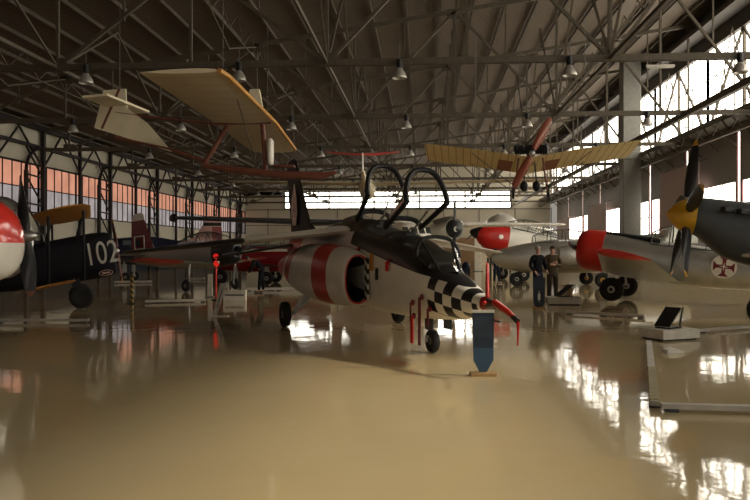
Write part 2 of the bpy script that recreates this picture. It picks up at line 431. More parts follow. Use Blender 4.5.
# back wall
BX0, BX1, BZ0, BZ1 = -18.3, 11.2, 7.3, 9.5
mb = MB()
mb.box(((XL + XR) / 2, YB + .1, BZ0 / 2), (XR - XL, .2, BZ0))
mb.box(((XL + BX0) / 2, YB + .1, (BZ0 + BZ1) / 2), (BX0 - XL, .2, BZ1 - BZ0)); mb.box(((XR + BX1) / 2, YB + .1, (BZ0 + BZ1) / 2), (XR - BX1, .2, BZ1 - BZ0))
mb.prism([(XL, YB + .1, BZ1 - .45), (BX0 + .1, YB + .1, BZ1 - .45 + 0), (BX0 + .1, YB + .1, zroof(BX0)), (XL, YB + .1, zroof(XL))], (0, .2, 0))
mb.prism([(BX0, YB + .1, BZ1), (XR, YB + .1, BZ1), (XR, YB + .1, zroof(XR)), (BX0, YB + .1, zroof(BX0))], (0, .2, 0))
struct(mb, 'wall_back', M['panel'], smooth=False)
w = window()
MB().box(((BX0 + BX1) / 2, YB + .15, (BZ0 + BZ1) / 2), (BX1 - BX0, .04, BZ1 - BZ0)).build('pane', M['win_back'], w, smooth=False)
f = MB()
for i in range(21):
    x = BX0 + (BX1 - BX0) * i / 20; f.bar((x, YB, BZ0), (x, YB, BZ1), .06 if i % 4 else .22, .1)
for z in (BZ0, BZ0 + .73, BZ0 + 1.46, BZ1): f.bar((BX0, YB, z), (BX1, YB, z), .1, .16 if z in (BZ0, BZ1) else .05)
f.build('window_frame', M['seam'], w, smooth=False)
mb = MB()
for z in (2.6, 5.1, 7.15): mb.bar((XL, YB - .03, z), (XR, YB - .03, z), .06, .09)
for i in range(9): mb.bar((XL + 3 + i * 4.6, YB - .03, 0), (XL + 3 + i * 4.6, YB - .03, 7.3), .09, .06)
struct(mb, 'trim_2', M['seam'], smooth=False)
# right wall: door leaves with windows and slits, a ledge, the clerestory and a dark fascia
mb = MB()
WZ0, WZ1, CZ0, CZ1 = 2.9, 5.26, 8.3, 13.1
piers = [24 + 7.4 * k for k in range(-5, 10)]
mb.box((XR + .15, yc, WZ0 / 2), (.3, L, WZ0))
for p0, p1 in zip(piers, piers[1:]):
    
    mb.box((XR + .15, p0 + .15 + .125, (WZ0 + CZ0) / 2), (.3, .25, CZ0 - WZ0)); mb.box((XR + .15, p1 - .15 - .125, (WZ0 + CZ0) / 2), (.3, .25, CZ0 - WZ0))
    mb.box((XR + .15, (p0 + p1) / 2, (WZ1 + CZ0) / 2), (.3, p1 - p0 - .8, CZ0 - WZ1))
    mb.box((XR + .15, p0, (7.9 + CZ0) / 2), (.3, .32, CZ0 - 7.9))
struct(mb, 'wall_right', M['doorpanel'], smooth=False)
for p0, p1 in zip(piers, piers[1:]):
    w = window()
    MB().box((XR + .07, (p0 + p1) / 2, (WZ0 + WZ1) / 2), (.04, p1 - p0 - .8, WZ1 - WZ0)).build('pane', M['win_right'], w, smooth=False)
    MB().box((XR + .07, p0, (WZ0 + 7.9) / 2), (.04, .3, 7.9 - WZ0)).build('slit_pane', M['win_right'], w, smooth=False)
    f = MB()
    for i in range(5):
        y = p0 + .4 + (p1 - p0 - .8) * i / 4; f.bar((XR + .01, y, WZ0), (XR + .01, y, WZ1), .06)
    f.bar((XR + .01, p0 + .4, 4.1), (XR + .01, p1 - .4, 4.1), .05); f.bar((XR + .01, p0 - .2, WZ0), (XR + .01, p0 - .2, 7.9), .07); f.bar((XR + .01, p0 + .2, WZ0), (XR + .01, p0 + .2, 7.9), .07)
    f.build('window_frame', M['maroon'], w, smooth=False)
mb = MB()
mb.box((XR - .05, yc, CZ0 - .25), (.5, L, .5))
mb.box((XR - .75, yc, CZ0 - .12), (1.3, L, .1))
mb.bar((XR - 1.4, YF, CZ0 - .9), (XR - 1.4, YB, CZ0 - .9), .14); mb.bar((XR - 1.4, YF, CZ0 + .02), (XR - 1.4, YB, CZ0 + .02), .14)
for i in range(44):
    y = YF + 2.4 * i; mb.bar((XR - .1, y, CZ0 - 1.2), (XR - 1.4, y, CZ0 - .1), .07); mb.bar((XR - 1.4, y, CZ0 - .9), (XR - 1.4, y + 1.2, CZ0), .06); mb.bar((XR - 1.4, y + 1.2, CZ0), (XR - 1.4, y + 2.4, CZ0 - .9), .06)
struct(mb, 'wall_ledge', M['beam'], smooth=False)
for k in range(-3, 8):
    y0 = 24 + 9.6 * k; y1 = min(y0 + 9.6, YB); w = window()
    if y0 < 10:                            # unseen near bays: clear upper lights sized to shape the sun patch on the floor
        ye = min(y1, SUN_Y1)
        MB().box((XR + .2, (y0 + y1) / 2, (CZ0 + SUN_Z0) / 2), (.04, y1 - y0, SUN_Z0 - CZ0)).build('pane', M['win_right'], w, smooth=False)
        if ye > y0: MB().box((XR + .2, (y0 + ye) / 2, (SUN_Z0 + CZ1) / 2), (.03, ye - y0, CZ1 - SUN_Z0)).build('clear_pane', M['clear'], w, smooth=False)
        if y1 > ye: MB().box((XR + .2, (ye + y1) / 2, (SUN_Z0 + CZ1) / 2), (.04, y1 - ye, CZ1 - SUN_Z0)).build('pane', M['win_right'], w, smooth=False)
    else:
        MB().box((XR + .2, (y0 + y1) / 2, (CZ0 + CZ1) / 2), (.04, y1 - y0, CZ1 - CZ0)).build('pane', M['win_right'], w, smooth=False)
    f = MB()
    if y0 < 10:
        for i in range(9):
            y = y0 + (y1 - y0) * i / 8; f.bar((XR + .1, y, CZ0), (XR + .1, y, CZ1), .04)
        f.bar((XR + .1, y0, SUN_Z0), (XR + .1, y1, SUN_Z0), .06); f.build('window_frame', M['beam'], w, smooth=False); continue
    for i in range(9):
        y = y0 + (y1 - y0) * i / 8; f.bar((XR + .1, y, CZ0), (XR + .1, y, CZ1), .05 if i % 4 else .14)
    for z in (CZ0 + 1.05, CZ0 + 2.1, CZ0 + 3.15): f.bar((XR + .1, y0, z), (XR + .1, y1, z), .04)
    f.bar((XR + .05, y0, CZ0), (XR + .05, y0 + 4.8, CZ1), .11); f.bar((XR + .05, y0 + 4.8, CZ1), (XR + .05, y1, CZ0), .11)
    f.bar((XR - .5, y0 + 2.4, CZ0), (XR - .5, y0 + 4.8, CZ1), .05); f.bar((XR - .5, y0 + 7.2, CZ0), (XR - .5, y0 + 4.8, CZ1), .05)
    f.build('window_frame', M['beam'], w, smooth=False)
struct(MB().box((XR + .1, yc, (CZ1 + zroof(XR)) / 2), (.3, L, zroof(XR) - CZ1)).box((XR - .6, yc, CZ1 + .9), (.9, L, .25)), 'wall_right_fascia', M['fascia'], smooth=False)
struct(MB().box((14.2, 51.5, (zroof(14.2) - .1) / 2), (1.2, 1.1, zroof(14.2) - .1)).box((14.2, 51.5, 8.2), (1.4, 1.3, .5)), 'wall_pillar', M['concrete'], smooth=False, bevel=.04)

# pendant lamps
def make_lamp(loc, label):
    t = thing('pendant_lamp', label, 'lamp', loc, group='pendant lamps under the roof trusses')
    MB().cyl((0, 0, .62), (0, 0, 1.1), .015, n=6).build('rod', M['cable'], t)
    MB().lathe((0, 0, .33), (0, 0, 1), [(0, .07), (.02, .095), (.28, .095), (.3, .06)], 14).build('ballast', M['black'], t)
    MB().lathe((0, 0, 0), (0, 0, 1), [(0, .235), (.03, .24), (.14, .21), (.24, .15), (.33, .09), (.33, .07), (.22, .13), (.05, .215), (0, .225)], 20, cap=(0, 0)).build('reflector', M['lamp_al'], t)
    return t
proto = None
rows = ['nearest row', 'second row from the front', 'third row from the front', 'fourth row from the front', 'fifth row from the front', 'farthest row']
cols = ['over the far left aisle', 'left of the hanging cream glider', 'over the hanging cream glider', 'over the middle of the hall', 'right of the hanging yellow monoplane', 'by the right hand clerestory']
coln = ['leftmost', 'second from the left', 'third from the left', 'fourth from the left', 'fifth from the left', 'rightmost']
LX = [-16.5, -11.3, -6.1, -.8, 4.65, 9.95]
for r in range(6):
    xs = LX if r else LX[1:]; nm = coln if r else ['leftmost', 'second from the left', 'middle one', 'second from the right', 'rightmost']
    for c, X in enumerate(xs):
        lab = 'bell pendant lamp, %s in the %s of lamps' % (nm[c], rows[r])
        loc = V((X, TY[3 + r] - .25, 7.25)) if False else V((X, 24 + 9.6 * r - .25, 7.25))
        if proto is None: proto = make_lamp(loc, lab); continue
        o = proto.copy(); COL.objects.link(o); o.location = loc; o['label'] = lab
        for ch in proto.children:
            q = ch.copy(); COL.objects.link(q); q.parent = o
t = thing('hanging_fluorescent_lamp', 'small white fluorescent batten under the truss beside the clerestory', 'lamp', (7.6, 24.09, 7.5))
MB().box((0, 0, .1), (.9, .1, .07)).build('housing', M['plinth'], t, bevel=.01); MB().cyl((-.42, 0, .04), (.42, 0, .04), .02).build('tube', M['plinth'], t); MB().bar((-.3, 0, .12), (-.3, 0, .3), .03).bar((.3, 0, .12), (.3, 0, .3), .03).build('bracket', M['cable'], t)
# ------------------------------------------------------------------ the checkered jet trainer
aj = thing('jet_trainer', 'white, red and black jet trainer with checkered nose and two raised canopies', 'aircraft', cw(-.7, 16.05), heading(.342, -.94))
SIL = lambda x: (x - 2.17) * -.16 + 1.73
m = paint('jet_body_paint', WHITE, [
    (lambda x, y, z: (z > SIL(x)) * (x > 1.95), BLACK),
    (lambda x, y, z: (z > 2.0) * (x < 1.96), BLACK),
    (lambda x, y, z: (x > 5.33) * (x < 6.42) * (z < SIL(x)) * (z > SIL(x) - .5) * (((x - 5.33) * 5.0).floor() + ((SIL(x) - z) * 6.1).floor()).mod(2).__lt__(.5), BLACK),
    (lambda x, y, z: (x > 6.47) * (x < 6.56), (.28, .015, .012)),
    (lambda x, y, z: (x > 6.56), (.05, .045, .04)),
    (lambda x, y, z: (x < -2.2) * (z < 2.0), RED)])
M['jet_body'] = m
MB().fus([(6.80, .94, .89, .025), (6.5, .99, .81, .09), (6.2, 1.07, .70, .19), (5.9, 1.17, .64, .27), (5.6, 1.28, .60, .33), (5.25, 1.38, .57, .38, 2.5), (4.95, 1.56, .55, .41, 2.8), (4.3, 1.78, .53, .45, 3),
          (3.6, 1.93, .52, .48, 3), (2.9, 2.02, .52, .5, 3), (2.2, 2.14, .52, .5, 2.8), (1.9, 2.24, .52, .5, 2.4), (1.0, 2.27, .53, .5, 2.3), (0, 2.25, .56, .5), (-1.5, 2.16, .72, .46), (-3, 2.07, .98, .38), (-4.4, 1.97, 1.35, .22), (-4.9, 1.88, 1.55, .10)], 36, sub=4).build('fuselage', m, aj)
# engine nacelles with open intakes
mn = paint('jet_nacelle_paint', WHITE, [
    (lambda x, y, z: (x > 1.2) * (x < 2.15), RED),
    (lambda x, y, z: (x < z * .9 - 1.75), RED),
    (lambda x, y, z: (x < z * .9 - 2.35) * (x > z * .9 - 2.6), WHITE)])
for s in (-1, 1):
    y = s * .68
    o = MB().fus([(2.95, 1.53, .70, .23), (3.06, 1.56, .66, .26), (2.98, 1.60, .63, .29), (2.6, 1.66, .60, .32), (1.5, 1.76, .58, .37), (0, 1.78, .62, .39), (-1.2, 1.68, .76, .35), (-2.1, 1.52, .96, .27), (-2.45, 1.46, 1.02, .24), (-2.4, 1.44, 1.04, .22)], 32, 2.3, (0, 0), yc=y).build('engine_nacelle', mn, aj)
    MB().fus([(2.97, 1.525, .705, .225), (2.4, 1.45, .76, .22), (1.5, 1.4, .8, .2)], 28, 2.3, (0, 1), yc=y).build('intake_duct', M['interior'], o)
    MB().fus([(-2.40, 1.44, 1.02, .22), (-1.9, 1.4, 1.06, .2)], 24, 2.2, (0, 1), yc=y).build('exhaust_nozzle', M['interior'], o)
    sp = paint('splitter_stripes', (.7, .67, .6), [(lambda x, y, z: ((z + (x * .6)) * 11).floor().mod(2).__lt__(.5), BLACK)]) if s < 0 else sp
    MB().prism([(3.14, s * .525, .76), (3.14, s * .525, 1.50), (2.98, s * .525, 1.52), (2.98, s * .525, .74)], (0, .03, 0)).build('splitter_plate', sp, o, smooth=False)
# lip ring
for s in (-1, 1):
    pts = [V((3.03, s * .68 + .242 * sgnpow(math.cos(a), .87), 1.115 + .43 * sgnpow(math.sin(a), .87))) for a in [2 * PI * i / 32 for i in range(33)]]
    MB().tube(pts, .022, 6).build('intake_lip', M['red'], aj)
# wings, tailplane, fin
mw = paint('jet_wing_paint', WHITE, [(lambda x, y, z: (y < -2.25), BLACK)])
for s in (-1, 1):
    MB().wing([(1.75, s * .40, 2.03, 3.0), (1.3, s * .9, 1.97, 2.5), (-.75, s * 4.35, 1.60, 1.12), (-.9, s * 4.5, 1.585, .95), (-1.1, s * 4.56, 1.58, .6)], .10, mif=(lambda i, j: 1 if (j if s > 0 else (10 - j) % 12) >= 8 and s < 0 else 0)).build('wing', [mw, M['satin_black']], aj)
    MB().wing([(-3.2, s * .15, 1.80, 1.6), (-4.2, s * 2.0, 1.48, .85), (-4.35, s * 2.16, 1.45, .55)], .08).build('tailplane', M['satin_black'], aj)
M['emblem'] = pm('emblem_white', (.85, .66, .58), .6)
mf = paint('jet_fin_paint', BLACK, [(lambda x, y, z: (x < z * -.38 - 3.75) * (z > 2.0), (.05, .01, .012))], .55, coat=0, spec=.25)
fin = MB().wing([(-1.9, 2.05, 0, 3.0), (-2.75, 2.35, 0, 2.15), (-3.25, 2.9, 0, 1.85), (-4.15, 4.0, 0, 1.25), (-4.35, 4.15, 0, .95), (-4.55, 4.19, 0, .6)], .07, vert=True).build('fin', mf, aj)
for s in (-1, 1):
    y = s * .105
    MB().prism([(-3.92, y, 2.32), (-3.78, y, 2.65), (-3.87, y, 3.08), (-4.10, y, 3.45), (-4.33, y, 3.08), (-4.42, y, 2.65), (-4.28, y, 2.32)], (0, .012, 0)).build('fin_emblem', M['emblem'], fin, smooth=False)
    textm('fin_letter', 'A', .80, M['red'], fin, frame_mtx((-4.1, s * .115, 2.78), (-s, 0, 0), (0, 0, 1)), sx=.6)
# cockpit: seats, coaming, arch, windscreen, canopies
for x, z in ((2.75, 1.98), (4.05, 1.70)):
    z -= .34; st = MB().box((x - .05, 0, z), (.42, .44, .3)).box((x - .25, 0, z + .26), (.12, .36, .45)).build('ejection_seat', M['seat_fab'], aj, bevel=.04)
    MB().box((x - .26, 0, z + .50), (.12, .22, .14)).build('headrest', M['interior'], st, bevel=.03)
    MB().tube([(x - .18, -.08, z + .58), (x - .1, -.06, z + .63), (x - .1, .06, z + .63), (x - .18, .08, z + .58)], .012, 6).build('firing_handle', M['seat_fab'], st)
MB().fus([(3.62, 1.92, 1.7, .33), (3.45, 1.97, 1.7, .36), (3.25, 1.97, 1.7, .36)], 20).build('rear_instrument_coaming', M['satin_black'], aj)
MB().fus([(5.2, 1.45, 1.3, .28), (4.95, 1.62, 1.4, .33), (4.7, 1.65, 1.4, .34)], 20).build('front_instrument_coaming', M['satin_black'], aj)
def hoop(c, hw, h, ux, uz, n=14, e=1.6):      # arch points from starboard to port
    out = []
    for i in range(n + 1):
        a = PI * i / n; yy = -hw * sgnpow(math.cos(a), 2 / 2.6); k = h * sgnpow(math.sin(a), 2 / e)
        out.append(V((c[0] + ux * k, yy, c[1] + uz * k)))
    return out
def screen(name, r0, r1, lerp, parent, glass='glass'):
    rings = []
    for i in range(lerp + 1):
        t = i / lerp; rings.append([a.lerp(b, t) for a, b in zip(r0, r1)])
    return MB().loft(rings, (0, 0), closed=False).build(name, M[glass], parent)
h1 = hoop((4.95, 1.52), .37, .34, -.3, .95, e=2.2); h0 = [V((5.62 - abs(p.y) * .9, p.y * .62, 1.27 + .02 * (1 - abs(p.y) / .4))) for p in h1]
ws = screen('windscreen', h1, h0, 4, aj)
MB().tube(h1, .03, 8).build('windscreen_arch', M['black'], ws)
for i in (4, 10): MB().tube([h1[i], h0[i]], .022, 6).build('windscreen_frame', M['black'], ws)
MB().tube([p + V((.01, 0, 0)) for p in h0], .02, 6).build('windscreen_base_frame', M['black'], ws)
def canopy(hinge, foot, up, hw, h):
    hx, hz = hinge; fx, fz = foot; ux, uz = up
    r = V((fx - hx, 0, fz - hz)); n = 8; rings = []
    for i in range(n + 1):
        t = i / n; c = (hx + r.x * t, hz + r.z * t); hh = h * (.30 + .70 * math.sin(PI / 2 * min(1, t * 1.1)) ** .8)
        rings.append(hoop(c, hw * (.93 + .07 * t), hh, ux, uz, 16, 2.0))
    g = MB().loft(rings, (0, 0), closed=False).build('canopy', M['glass'], aj)
    MB().tube(rings[-1], .048, 8).build('canopy_front_hoop', M['black'], g)
    MB().tube(rings[0], .045, 8).build('canopy_rear_hoop', M['black'], g)
    for k in (0, 16): MB().tube([q[k] for q in rings], .045, 8).build('canopy_rail', M['black'], g)
    MB().cyl((hx + .05, .12, hz - .1), (fx - .25, .12, fz - .12), .018, n=6).build('canopy_strut', M['steel'], g)
canopy((1.98, 2.22), (2.68, 2.64), (-.35, .94), .37, .62)
canopy((3.50, 2.03), (4.52, 2.40), (-.32, .95), .36, .58)
# probe and covers
pr = MB().tube([(6.72, 0, .925), (7.05, 0, .83), (7.2, 0, .77)], [.05, .04, .03], 8).build('probe_cover', M['red'], aj)
MB().tube([(7.18, 0, .775), (7.3, 0, .73)], [.032, .036], 8).build('probe_cap', M['black'], pr)
MB().prism([(7.28, 0, .73), (7.34, 0, .72), (7.31, 0, .42), (7.29, 0, .42)], (0, .008, 0)).build('warning_streamer', M['ribbon'], pr, smooth=False)
MB().tube([(6.60, -.02, .80), (6.95, -.12, .70), (7.05, -.1, .70)], .012, 6).build('lower_probe', M['black'], aj)
c = MB().prism([(6.48, .0, .98), (6.55, .0, .98), (6.53, .0, 1.42), (6.505, .0, 1.46)], (0, .04, 0)).build('vane_cover', M['red'], aj, bevel=.01)
MB().sph((6.62, -.10, .92), .028).build('vane_cover_ball', M['bright_red'], aj)
def rcover(x, y, z, L, w=.05, mat='red'):
    q = MB().sph((x, y, z), .05, (1, .6, 1)).build('port_cover', M['maroon'], aj)
    MB().box((x, y - .035, z - L / 2), (w, .02, L)).build('warning_streamer', M[mat], q, smooth=False)
rcover(5.25, -.42, .92, .72, .07, 'maroon'); rcover(4.95, -.44, .82, .30, .03, 'maroon'); rcover(5.42, -.36, .76, .26, .04, 'maroon'); rcover(4.98, -.43, .62, .42, .09, 'ribbon')
rcover(4.0, -.47, 1.44, .16, .10, 'ribbon'); rcover(2.55, -.5, 1.66, .10, .08, 'ribbon')
MB().box((3.25, -.505, 1.42), (.16, .015, .3)).build('access_flap', M['ochre'], aj, smooth=False); MB().box((3.5, -.50, 1.22), (.10, .02, .2)).build('vent', M['interior'], aj, smooth=False)
# landing gear
for s in (-1, 1):
    g = MB().tube([(.35, s * .72, .78), (.22, s * .98, .6), (.10, s * 1.10, .34)], [.075, .065, .055], 8).cyl((.45, s * .8, .70), (.14, s * 1.06, .36), .03).cyl((.10, s * 1.08, .32), (0, s * 1.22, .27), .045).cyl((-.15, s * .75, .8), (.1, s * 1.05, .42), .025).box((.30, s * .86, .72), (.4, .03, .28), Matrix.Rotation(-s * .75, 3, 'X')).build('main_gear_leg', M['oleo'], aj)
    wheel(aj, (0, s * 1.30, .27), .27, .19, name='main_wheel')
MB().cyl((4.62, 0, .62), (4.66, 0, .22), .045).tube([(4.66, .0, .24), (4.68, -.10, .26), (4.72, -.10, .18)], .025, 6).tube([(4.66, 0, .24), (4.68, .10, .26), (4.72, .10, .18)], .025, 6).box((4.75, 0, .46), (.12, .12, .12)).cyl((4.95, 0, .6), (4.68, 0, .34), .02).build('nose_gear_leg', M['oleo'], aj)
MB().box((4.95, -.16, .48), (.30, .015, .18)).build('nose_gear_door', M['dgrey'], aj, smooth=False); MB().box((4.95, .16, .48), (.30, .015, .18)).build('nose_gear_door', M['dgrey'], aj, smooth=False)
wheel(aj, (4.72, 0, .185), .185, .13, name='nose_wheel')

# ------------------------------------------------------------------ information boards
mboard = paint('blue_board_print', (.018, .034, .062), [
    (lambda x, y, z: (z < .36), (.035, .085, .15)),
    (lambda x, y, z: (z > .50) * (z < .78) * (z * 75).floor().mod(2).__lt__(.5) * (x.abs() < .11), (.040, .058, .088))], .3, 0, .3)
def board(cx, d, label, tilt, w, top, pts, base=True, mat=mboard):
    t = thing('information_board', label, 'sign', cw(cx, d), A)
    poly = [V((x, 0, z)) for x, z in pts]
    MB().prism(poly, (0, .022, 0)).build('panel', mat, t, smooth=False, bevel=.004)
    if top: MB().box((0, 0, top + .012), (w + .01, .04, .035)).build('top_rail', M['plinth'], t, smooth=False)
    if base: MB().box((0, 0, .022), (.34, .16, .044)).build('base', M['pale_wood'], t, bevel=.008)
    MB().box((0, .022, .35), (.05, .02, .66)).build('post', M['steel'], t, smooth=False)
    return t
d = 730 * 1.6 / 123.5
board((483 - 375) / 730 * d, d, 'blue pointed information board on a wooden base in front of the checkered nose', 0, .28, .82,
      [(-.14, .82), (-.125, .20), (-.05, .05), (.05, .05), (.135, .20), (.142, .82)])
m2 = paint('torch_board_print', (.012, .026, .045), [(lambda x, y, z: (x.abs() < .035) * (z > .25) * (z < .42), (.8, .8, .72)), (lambda x, y, z: (x.abs() < .012) * (z > .18) * (z < .5), (.5, .5, .45))], .35)
d = 20.6
t = board((539 - 375) / 730 * d, d, 'dark blue round-ended information board with a small white emblem before the two men', 0, .36, 0,
      [(-.175, .88), (-.16, .2), (-.12, .08), (-.05, .03), (.05, .03), (.12, .08), (.16, .2), (.175, .88)], mat=m2)

# ------------------------------------------------------------------ generic pieces
def gear(root, x, y, ztop, r, w, fx=0, hub='steel', legmat='steel'):
    MB().cyl((x + fx, y, ztop), (x, y, r), .05, .04).box((x + fx * .5, y + math.copysign(.07, y or 1), ztop * .6 + r * .2), (.22, .02, .5)).build('gear_leg', M[legmat], root)
    wheel(root, (x, y + math.copysign(.1, y or 1), r), r, w, hub=hub, name='main_wheel')
def greenhouse(root, x0, x1, z0, h, hw, nfr, mat='glass', frame='dgrey'):
    rings = []
    for i in range(nfr * 2 + 1):
        t = i / (nfr * 2); hh = h * (math.sin(PI * (.08 + .84 * t)) ** .45)
        rings.append([V((x0 + (x1 - x0) * t, -hw * sgnpow(math.cos(a), .8), z0 + hh * sgnpow(math.sin(a), .8))) for a in [PI * k / 12 for k in range(13)]])
    g = MB().loft(rings, (0, 0), closed=False).build('canopy', M[mat], root)
    f = MB()
    for r in rings[::2]: f.tube(r, .022, 6)
    for k in (0, 6, 12): f.tube([r[k] for r in rings], .022, 6)
    f.build('canopy_frame', M[frame], g)
    return g
def radial_cowl(root, x, z, r, L, mat, name='engine_cowling', flange='black'):
    o = MB().lathe((x, 0, z), (-1, 0, 0), [(.02, r * .62), (-.03, r * .72), (.02, r * .84), (.16, r * .96), (.35, r), (L, r)], 30, cap=(0, 1)).build(name, mat, root)
    e = MB().lathe((x - .12, 0, z), (-1, 0, 0), [(0, r * .2), (.05, r * .35), (.1, r * .66), (.4, r * .66)], 20)
    for k in range(9):
        a = 2 * PI * k / 9; e.cyl((x - .1, math.cos(a) * r * .2, z + math.sin(a) * r * .2), (x - .1, math.cos(a) * r * .62, z + math.sin(a) * r * .62), .085, .07, 8)
    e.build('radial_engine', M['dgrey'], root)
    return o

# silver radial trainer with the red cowling (right)
def radial_trainer(t, cowl_mat, body, tip_mat, wings=True, bl=1.35, bw=.2, tws=.6, half=6.2, prop_dir=(0, 1, .12), blades='satin_black', gx=.6):
    MB().fus([(1.25, 2.12, .86, .62), (.6, 2.1, .80, .62), (-.3, 2.02, .74, .58), (-1.5, 2.0, .72, .56, 2.5), (-3, 1.92, .82, .5), (-4.5, 1.78, 1.05, .36), (-6, 1.65, 1.3, .18), (-6.6, 1.6, 1.4, .06)], 30).build('fuselage', body, t)
    radial_cowl(t, 2.0, 1.48, .68, .82, cowl_mat)
    MB().fus([(1.2, 2.14, 1.98, .30), (.4, 2.15, 1.95, .33), (-.5, 2.12, 1.9, .33)], 16).build('anti_glare_panel', M['black'], t)
    MB().cyl((1.2, .55, 1.2), (.3, .72, 1.15), .07, .06).build('exhaust_pipe', M['dgrey'], t)
    p = MB().lathe((2.05, 0, 1.48), (1, 0, 0), [(-.05, .12), (.1, .12), (.22, .06), (.25, .02)], 14).build('propeller_hub', M['steel'], t)
    for k in (1, -1): blade(t, (2.12, 0, 1.48), (1, 0, 0), V(prop_dir) * k, bl, bw, [M[blades], M['rust']], twist=tws, tip=.1)
    if wings:
        for s in (-1, 1):
            w = MB().wing([(.95, s * .3, .92, 2.3, 2), (.95, s * 1.4, .95, 2.25, 2), (.35, s * half * .93, 1.56, 1.35, 2), (.3, s * (half - .1), 1.61, 1.25, 2), (.22, s * half, 1.63, 1.05, 2)], .17, mif=lambda i, j: 1 if i >= 2 or (i == 1 and False) else 0).build('wing', [body, tip_mat], t)
            MB().wing([(-5.2, s * .1, 1.62, 1.1), (-5.4, s * 1.9, 1.62, .7), (-5.6, s * 2.0, 1.62, .35)], .09).build('tailplane', body, t)
        MB().wing([(-4.7, 1.6, 0, 1.9), (-5.4, 2.2, 0, 1.3), (-5.7, 2.75, 0, .9), (-5.9, 2.85, 0, .5)], .08, vert=True).build('fin', body, t)
        MB().cyl((-5.9, 0, 1.3), (-6.1, 0, 1.0), .03).build('tail_wheel_leg', M['steel'], t)
    for s in (-1, 1): gear(t, gx, s * 1.3, .98, .37, .24, .1)
T6P = math.radians(7)
m_t6 = paint('silver_red_cowl', RED, [(lambda x, y, z: (z < 1.03), (.46, .45, .41)), (lambda x, y, z: (x < 1.3), (.46, .45, .41))], .35)
m_t6b = paint('red_cowl', (.62, .03, .018), [], .35)
t6 = thing('radial_engine_trainer', 'silver propeller trainer with bright red cowling and red wing tip beside the two men', 'aircraft', cw(8.48, 23.62), heading(-.88, .47), T6P)
radial_trainer(t6, m_t6b, M['silver'], M['bright_red'], half=6.0)
g = greenhouse(t6, -.25, -2.9, 1.9, .75, .42, 5)
# order cross on the fuselage
cx = -2.4; yy = .535
cr = MB().lathe((cx, yy + .0, 1.46), (0, 1, 0), [(0, .36), (.03, .36)], 28).build('cross_disc', M['white'], t6)
c2 = MB()
for a in range(4):
    R = Matrix.Rotation(a * PI / 2, 3, 'Y')
    c2.prism([V((cx, yy + .035, 1.46)) + R @ V(q) for q in ((-.05, 0, 0), (.05, 0, 0), (.05, 0, .2), (.15, 0, .29), (-.15, 0, .29), (-.05, 0, .2))], (0, .012, 0))
c2.build('order_cross', M['maroon'], cr, smooth=False)
MB().prism([(cx + a, yy + .046, 1.46 + b_) for a, b_ in ((0, .14), (.02, .02), (.14, 0), (.02, -.02), (0, -.14), (-.02, -.02), (-.14, 0), (-.02, .02))], (0, .008, 0)).build('inner_cross', M['white'], cr, smooth=False)

# fighter with the yellow spinner (right edge)
hx, hd = -.97, .24
px, pd = 5.85, 15.6
sf = thing('piston_fighter', 'dark grey piston fighter with yellow spinner at the right edge', 'aircraft', cw(px - hx * 2.45, pd - hd * 2.45), heading(hx, hd), math.radians(7))
ZH = 2.15
MB().fus([(1.82, ZH + .38, ZH - .38, .38, 2.0), (1.7, ZH + .40, ZH - .44, .39), (1.2, ZH + .40, ZH - .78, .42), (.5, ZH + .40, ZH - .92, .45), (-.3, ZH + .38, ZH - .95, .46), (-1.4, ZH + .40, ZH - .95, .46), (-2.6, ZH + .30, ZH - .85, .42), (-4.5, ZH + .1, ZH - .62, .28), (-6.3, ZH - .05, ZH - .32, .08)], 30).build('fuselage', M['dgrey'], sf)
MB().lathe((1.83, 0, ZH), (1, 0, 0), [(0, .385), (.02, .385), (.15, .36), (.31, .29), (.44, .18), (.52, .07), (.55, .01)], 26).build('spinner', M['yellow'], sf)
for a, L in ((0, 1.6), (72, 1.6), (144, 1.6), (216, 1.6), (288, 1.6)):
    th = math.radians(a)
    b = blade(sf, (1.98, 0, ZH), (1, 0, 0), (0, -math.sin(th), math.cos(th)), L, .27, [M['satin_black'], M['yellow']], twist=1.2, tip=.08, r0=.38)
for k in range(6):
    for s in (-1, 1): MB().box((1.3 - k * .3, s * .44, ZH + .17 - k * .01), (.2, .16, .11), Matrix.Rotation(s * .5, 3, 'Z')).build('exhaust_stack', M['interior'], sf, bevel=.02)
for s in (-1, 1):
    MB().wing([(.75, s * .35, 1.42, 2.5, 2), (.7, s * 2.2, 1.56, 2.35, 2), (.35, s * 4.2, 1.74, 1.7, 2), (.0, s * 5.2, 1.82, 1.0, 2), (-.25, s * 5.5, 1.84, .4, 2)], .13).build('wing', M['grey'], sf)
    MB().wing([(-5.3, s * .1, ZH - .05, 1.0), (-5.6, s * 1.4, ZH - .05, .7), (-5.8, s * 1.6, ZH - .05, .35)], .09).build('tailplane', M['dgrey'], sf)
    MB().cyl((.25, s * .85, 1.3), (.05, s * 1.0, .36), .05).build('gear_leg', M['steel'], sf); wheel(sf, (0, s * 1.08, .33), .33, .18, name='main_wheel')
MB().wing([(-4.9, ZH - .2, 0, 1.5), (-5.4, ZH + .6, 0, 1.1), (-5.8, ZH + .9, 0, .5)], .09, vert=True).build('fin', M['dgrey'], sf)
MB().tube([(.9, .5, 1.43), (.78, .95, 1.46), (.74, 1.5, 1.50)], [.03, .06, .05], 8).build('wing_root_fillet', M['white'], sf)
greenhouse(sf, -1.2, -2.9, ZH + .30, .42, .32, 3)

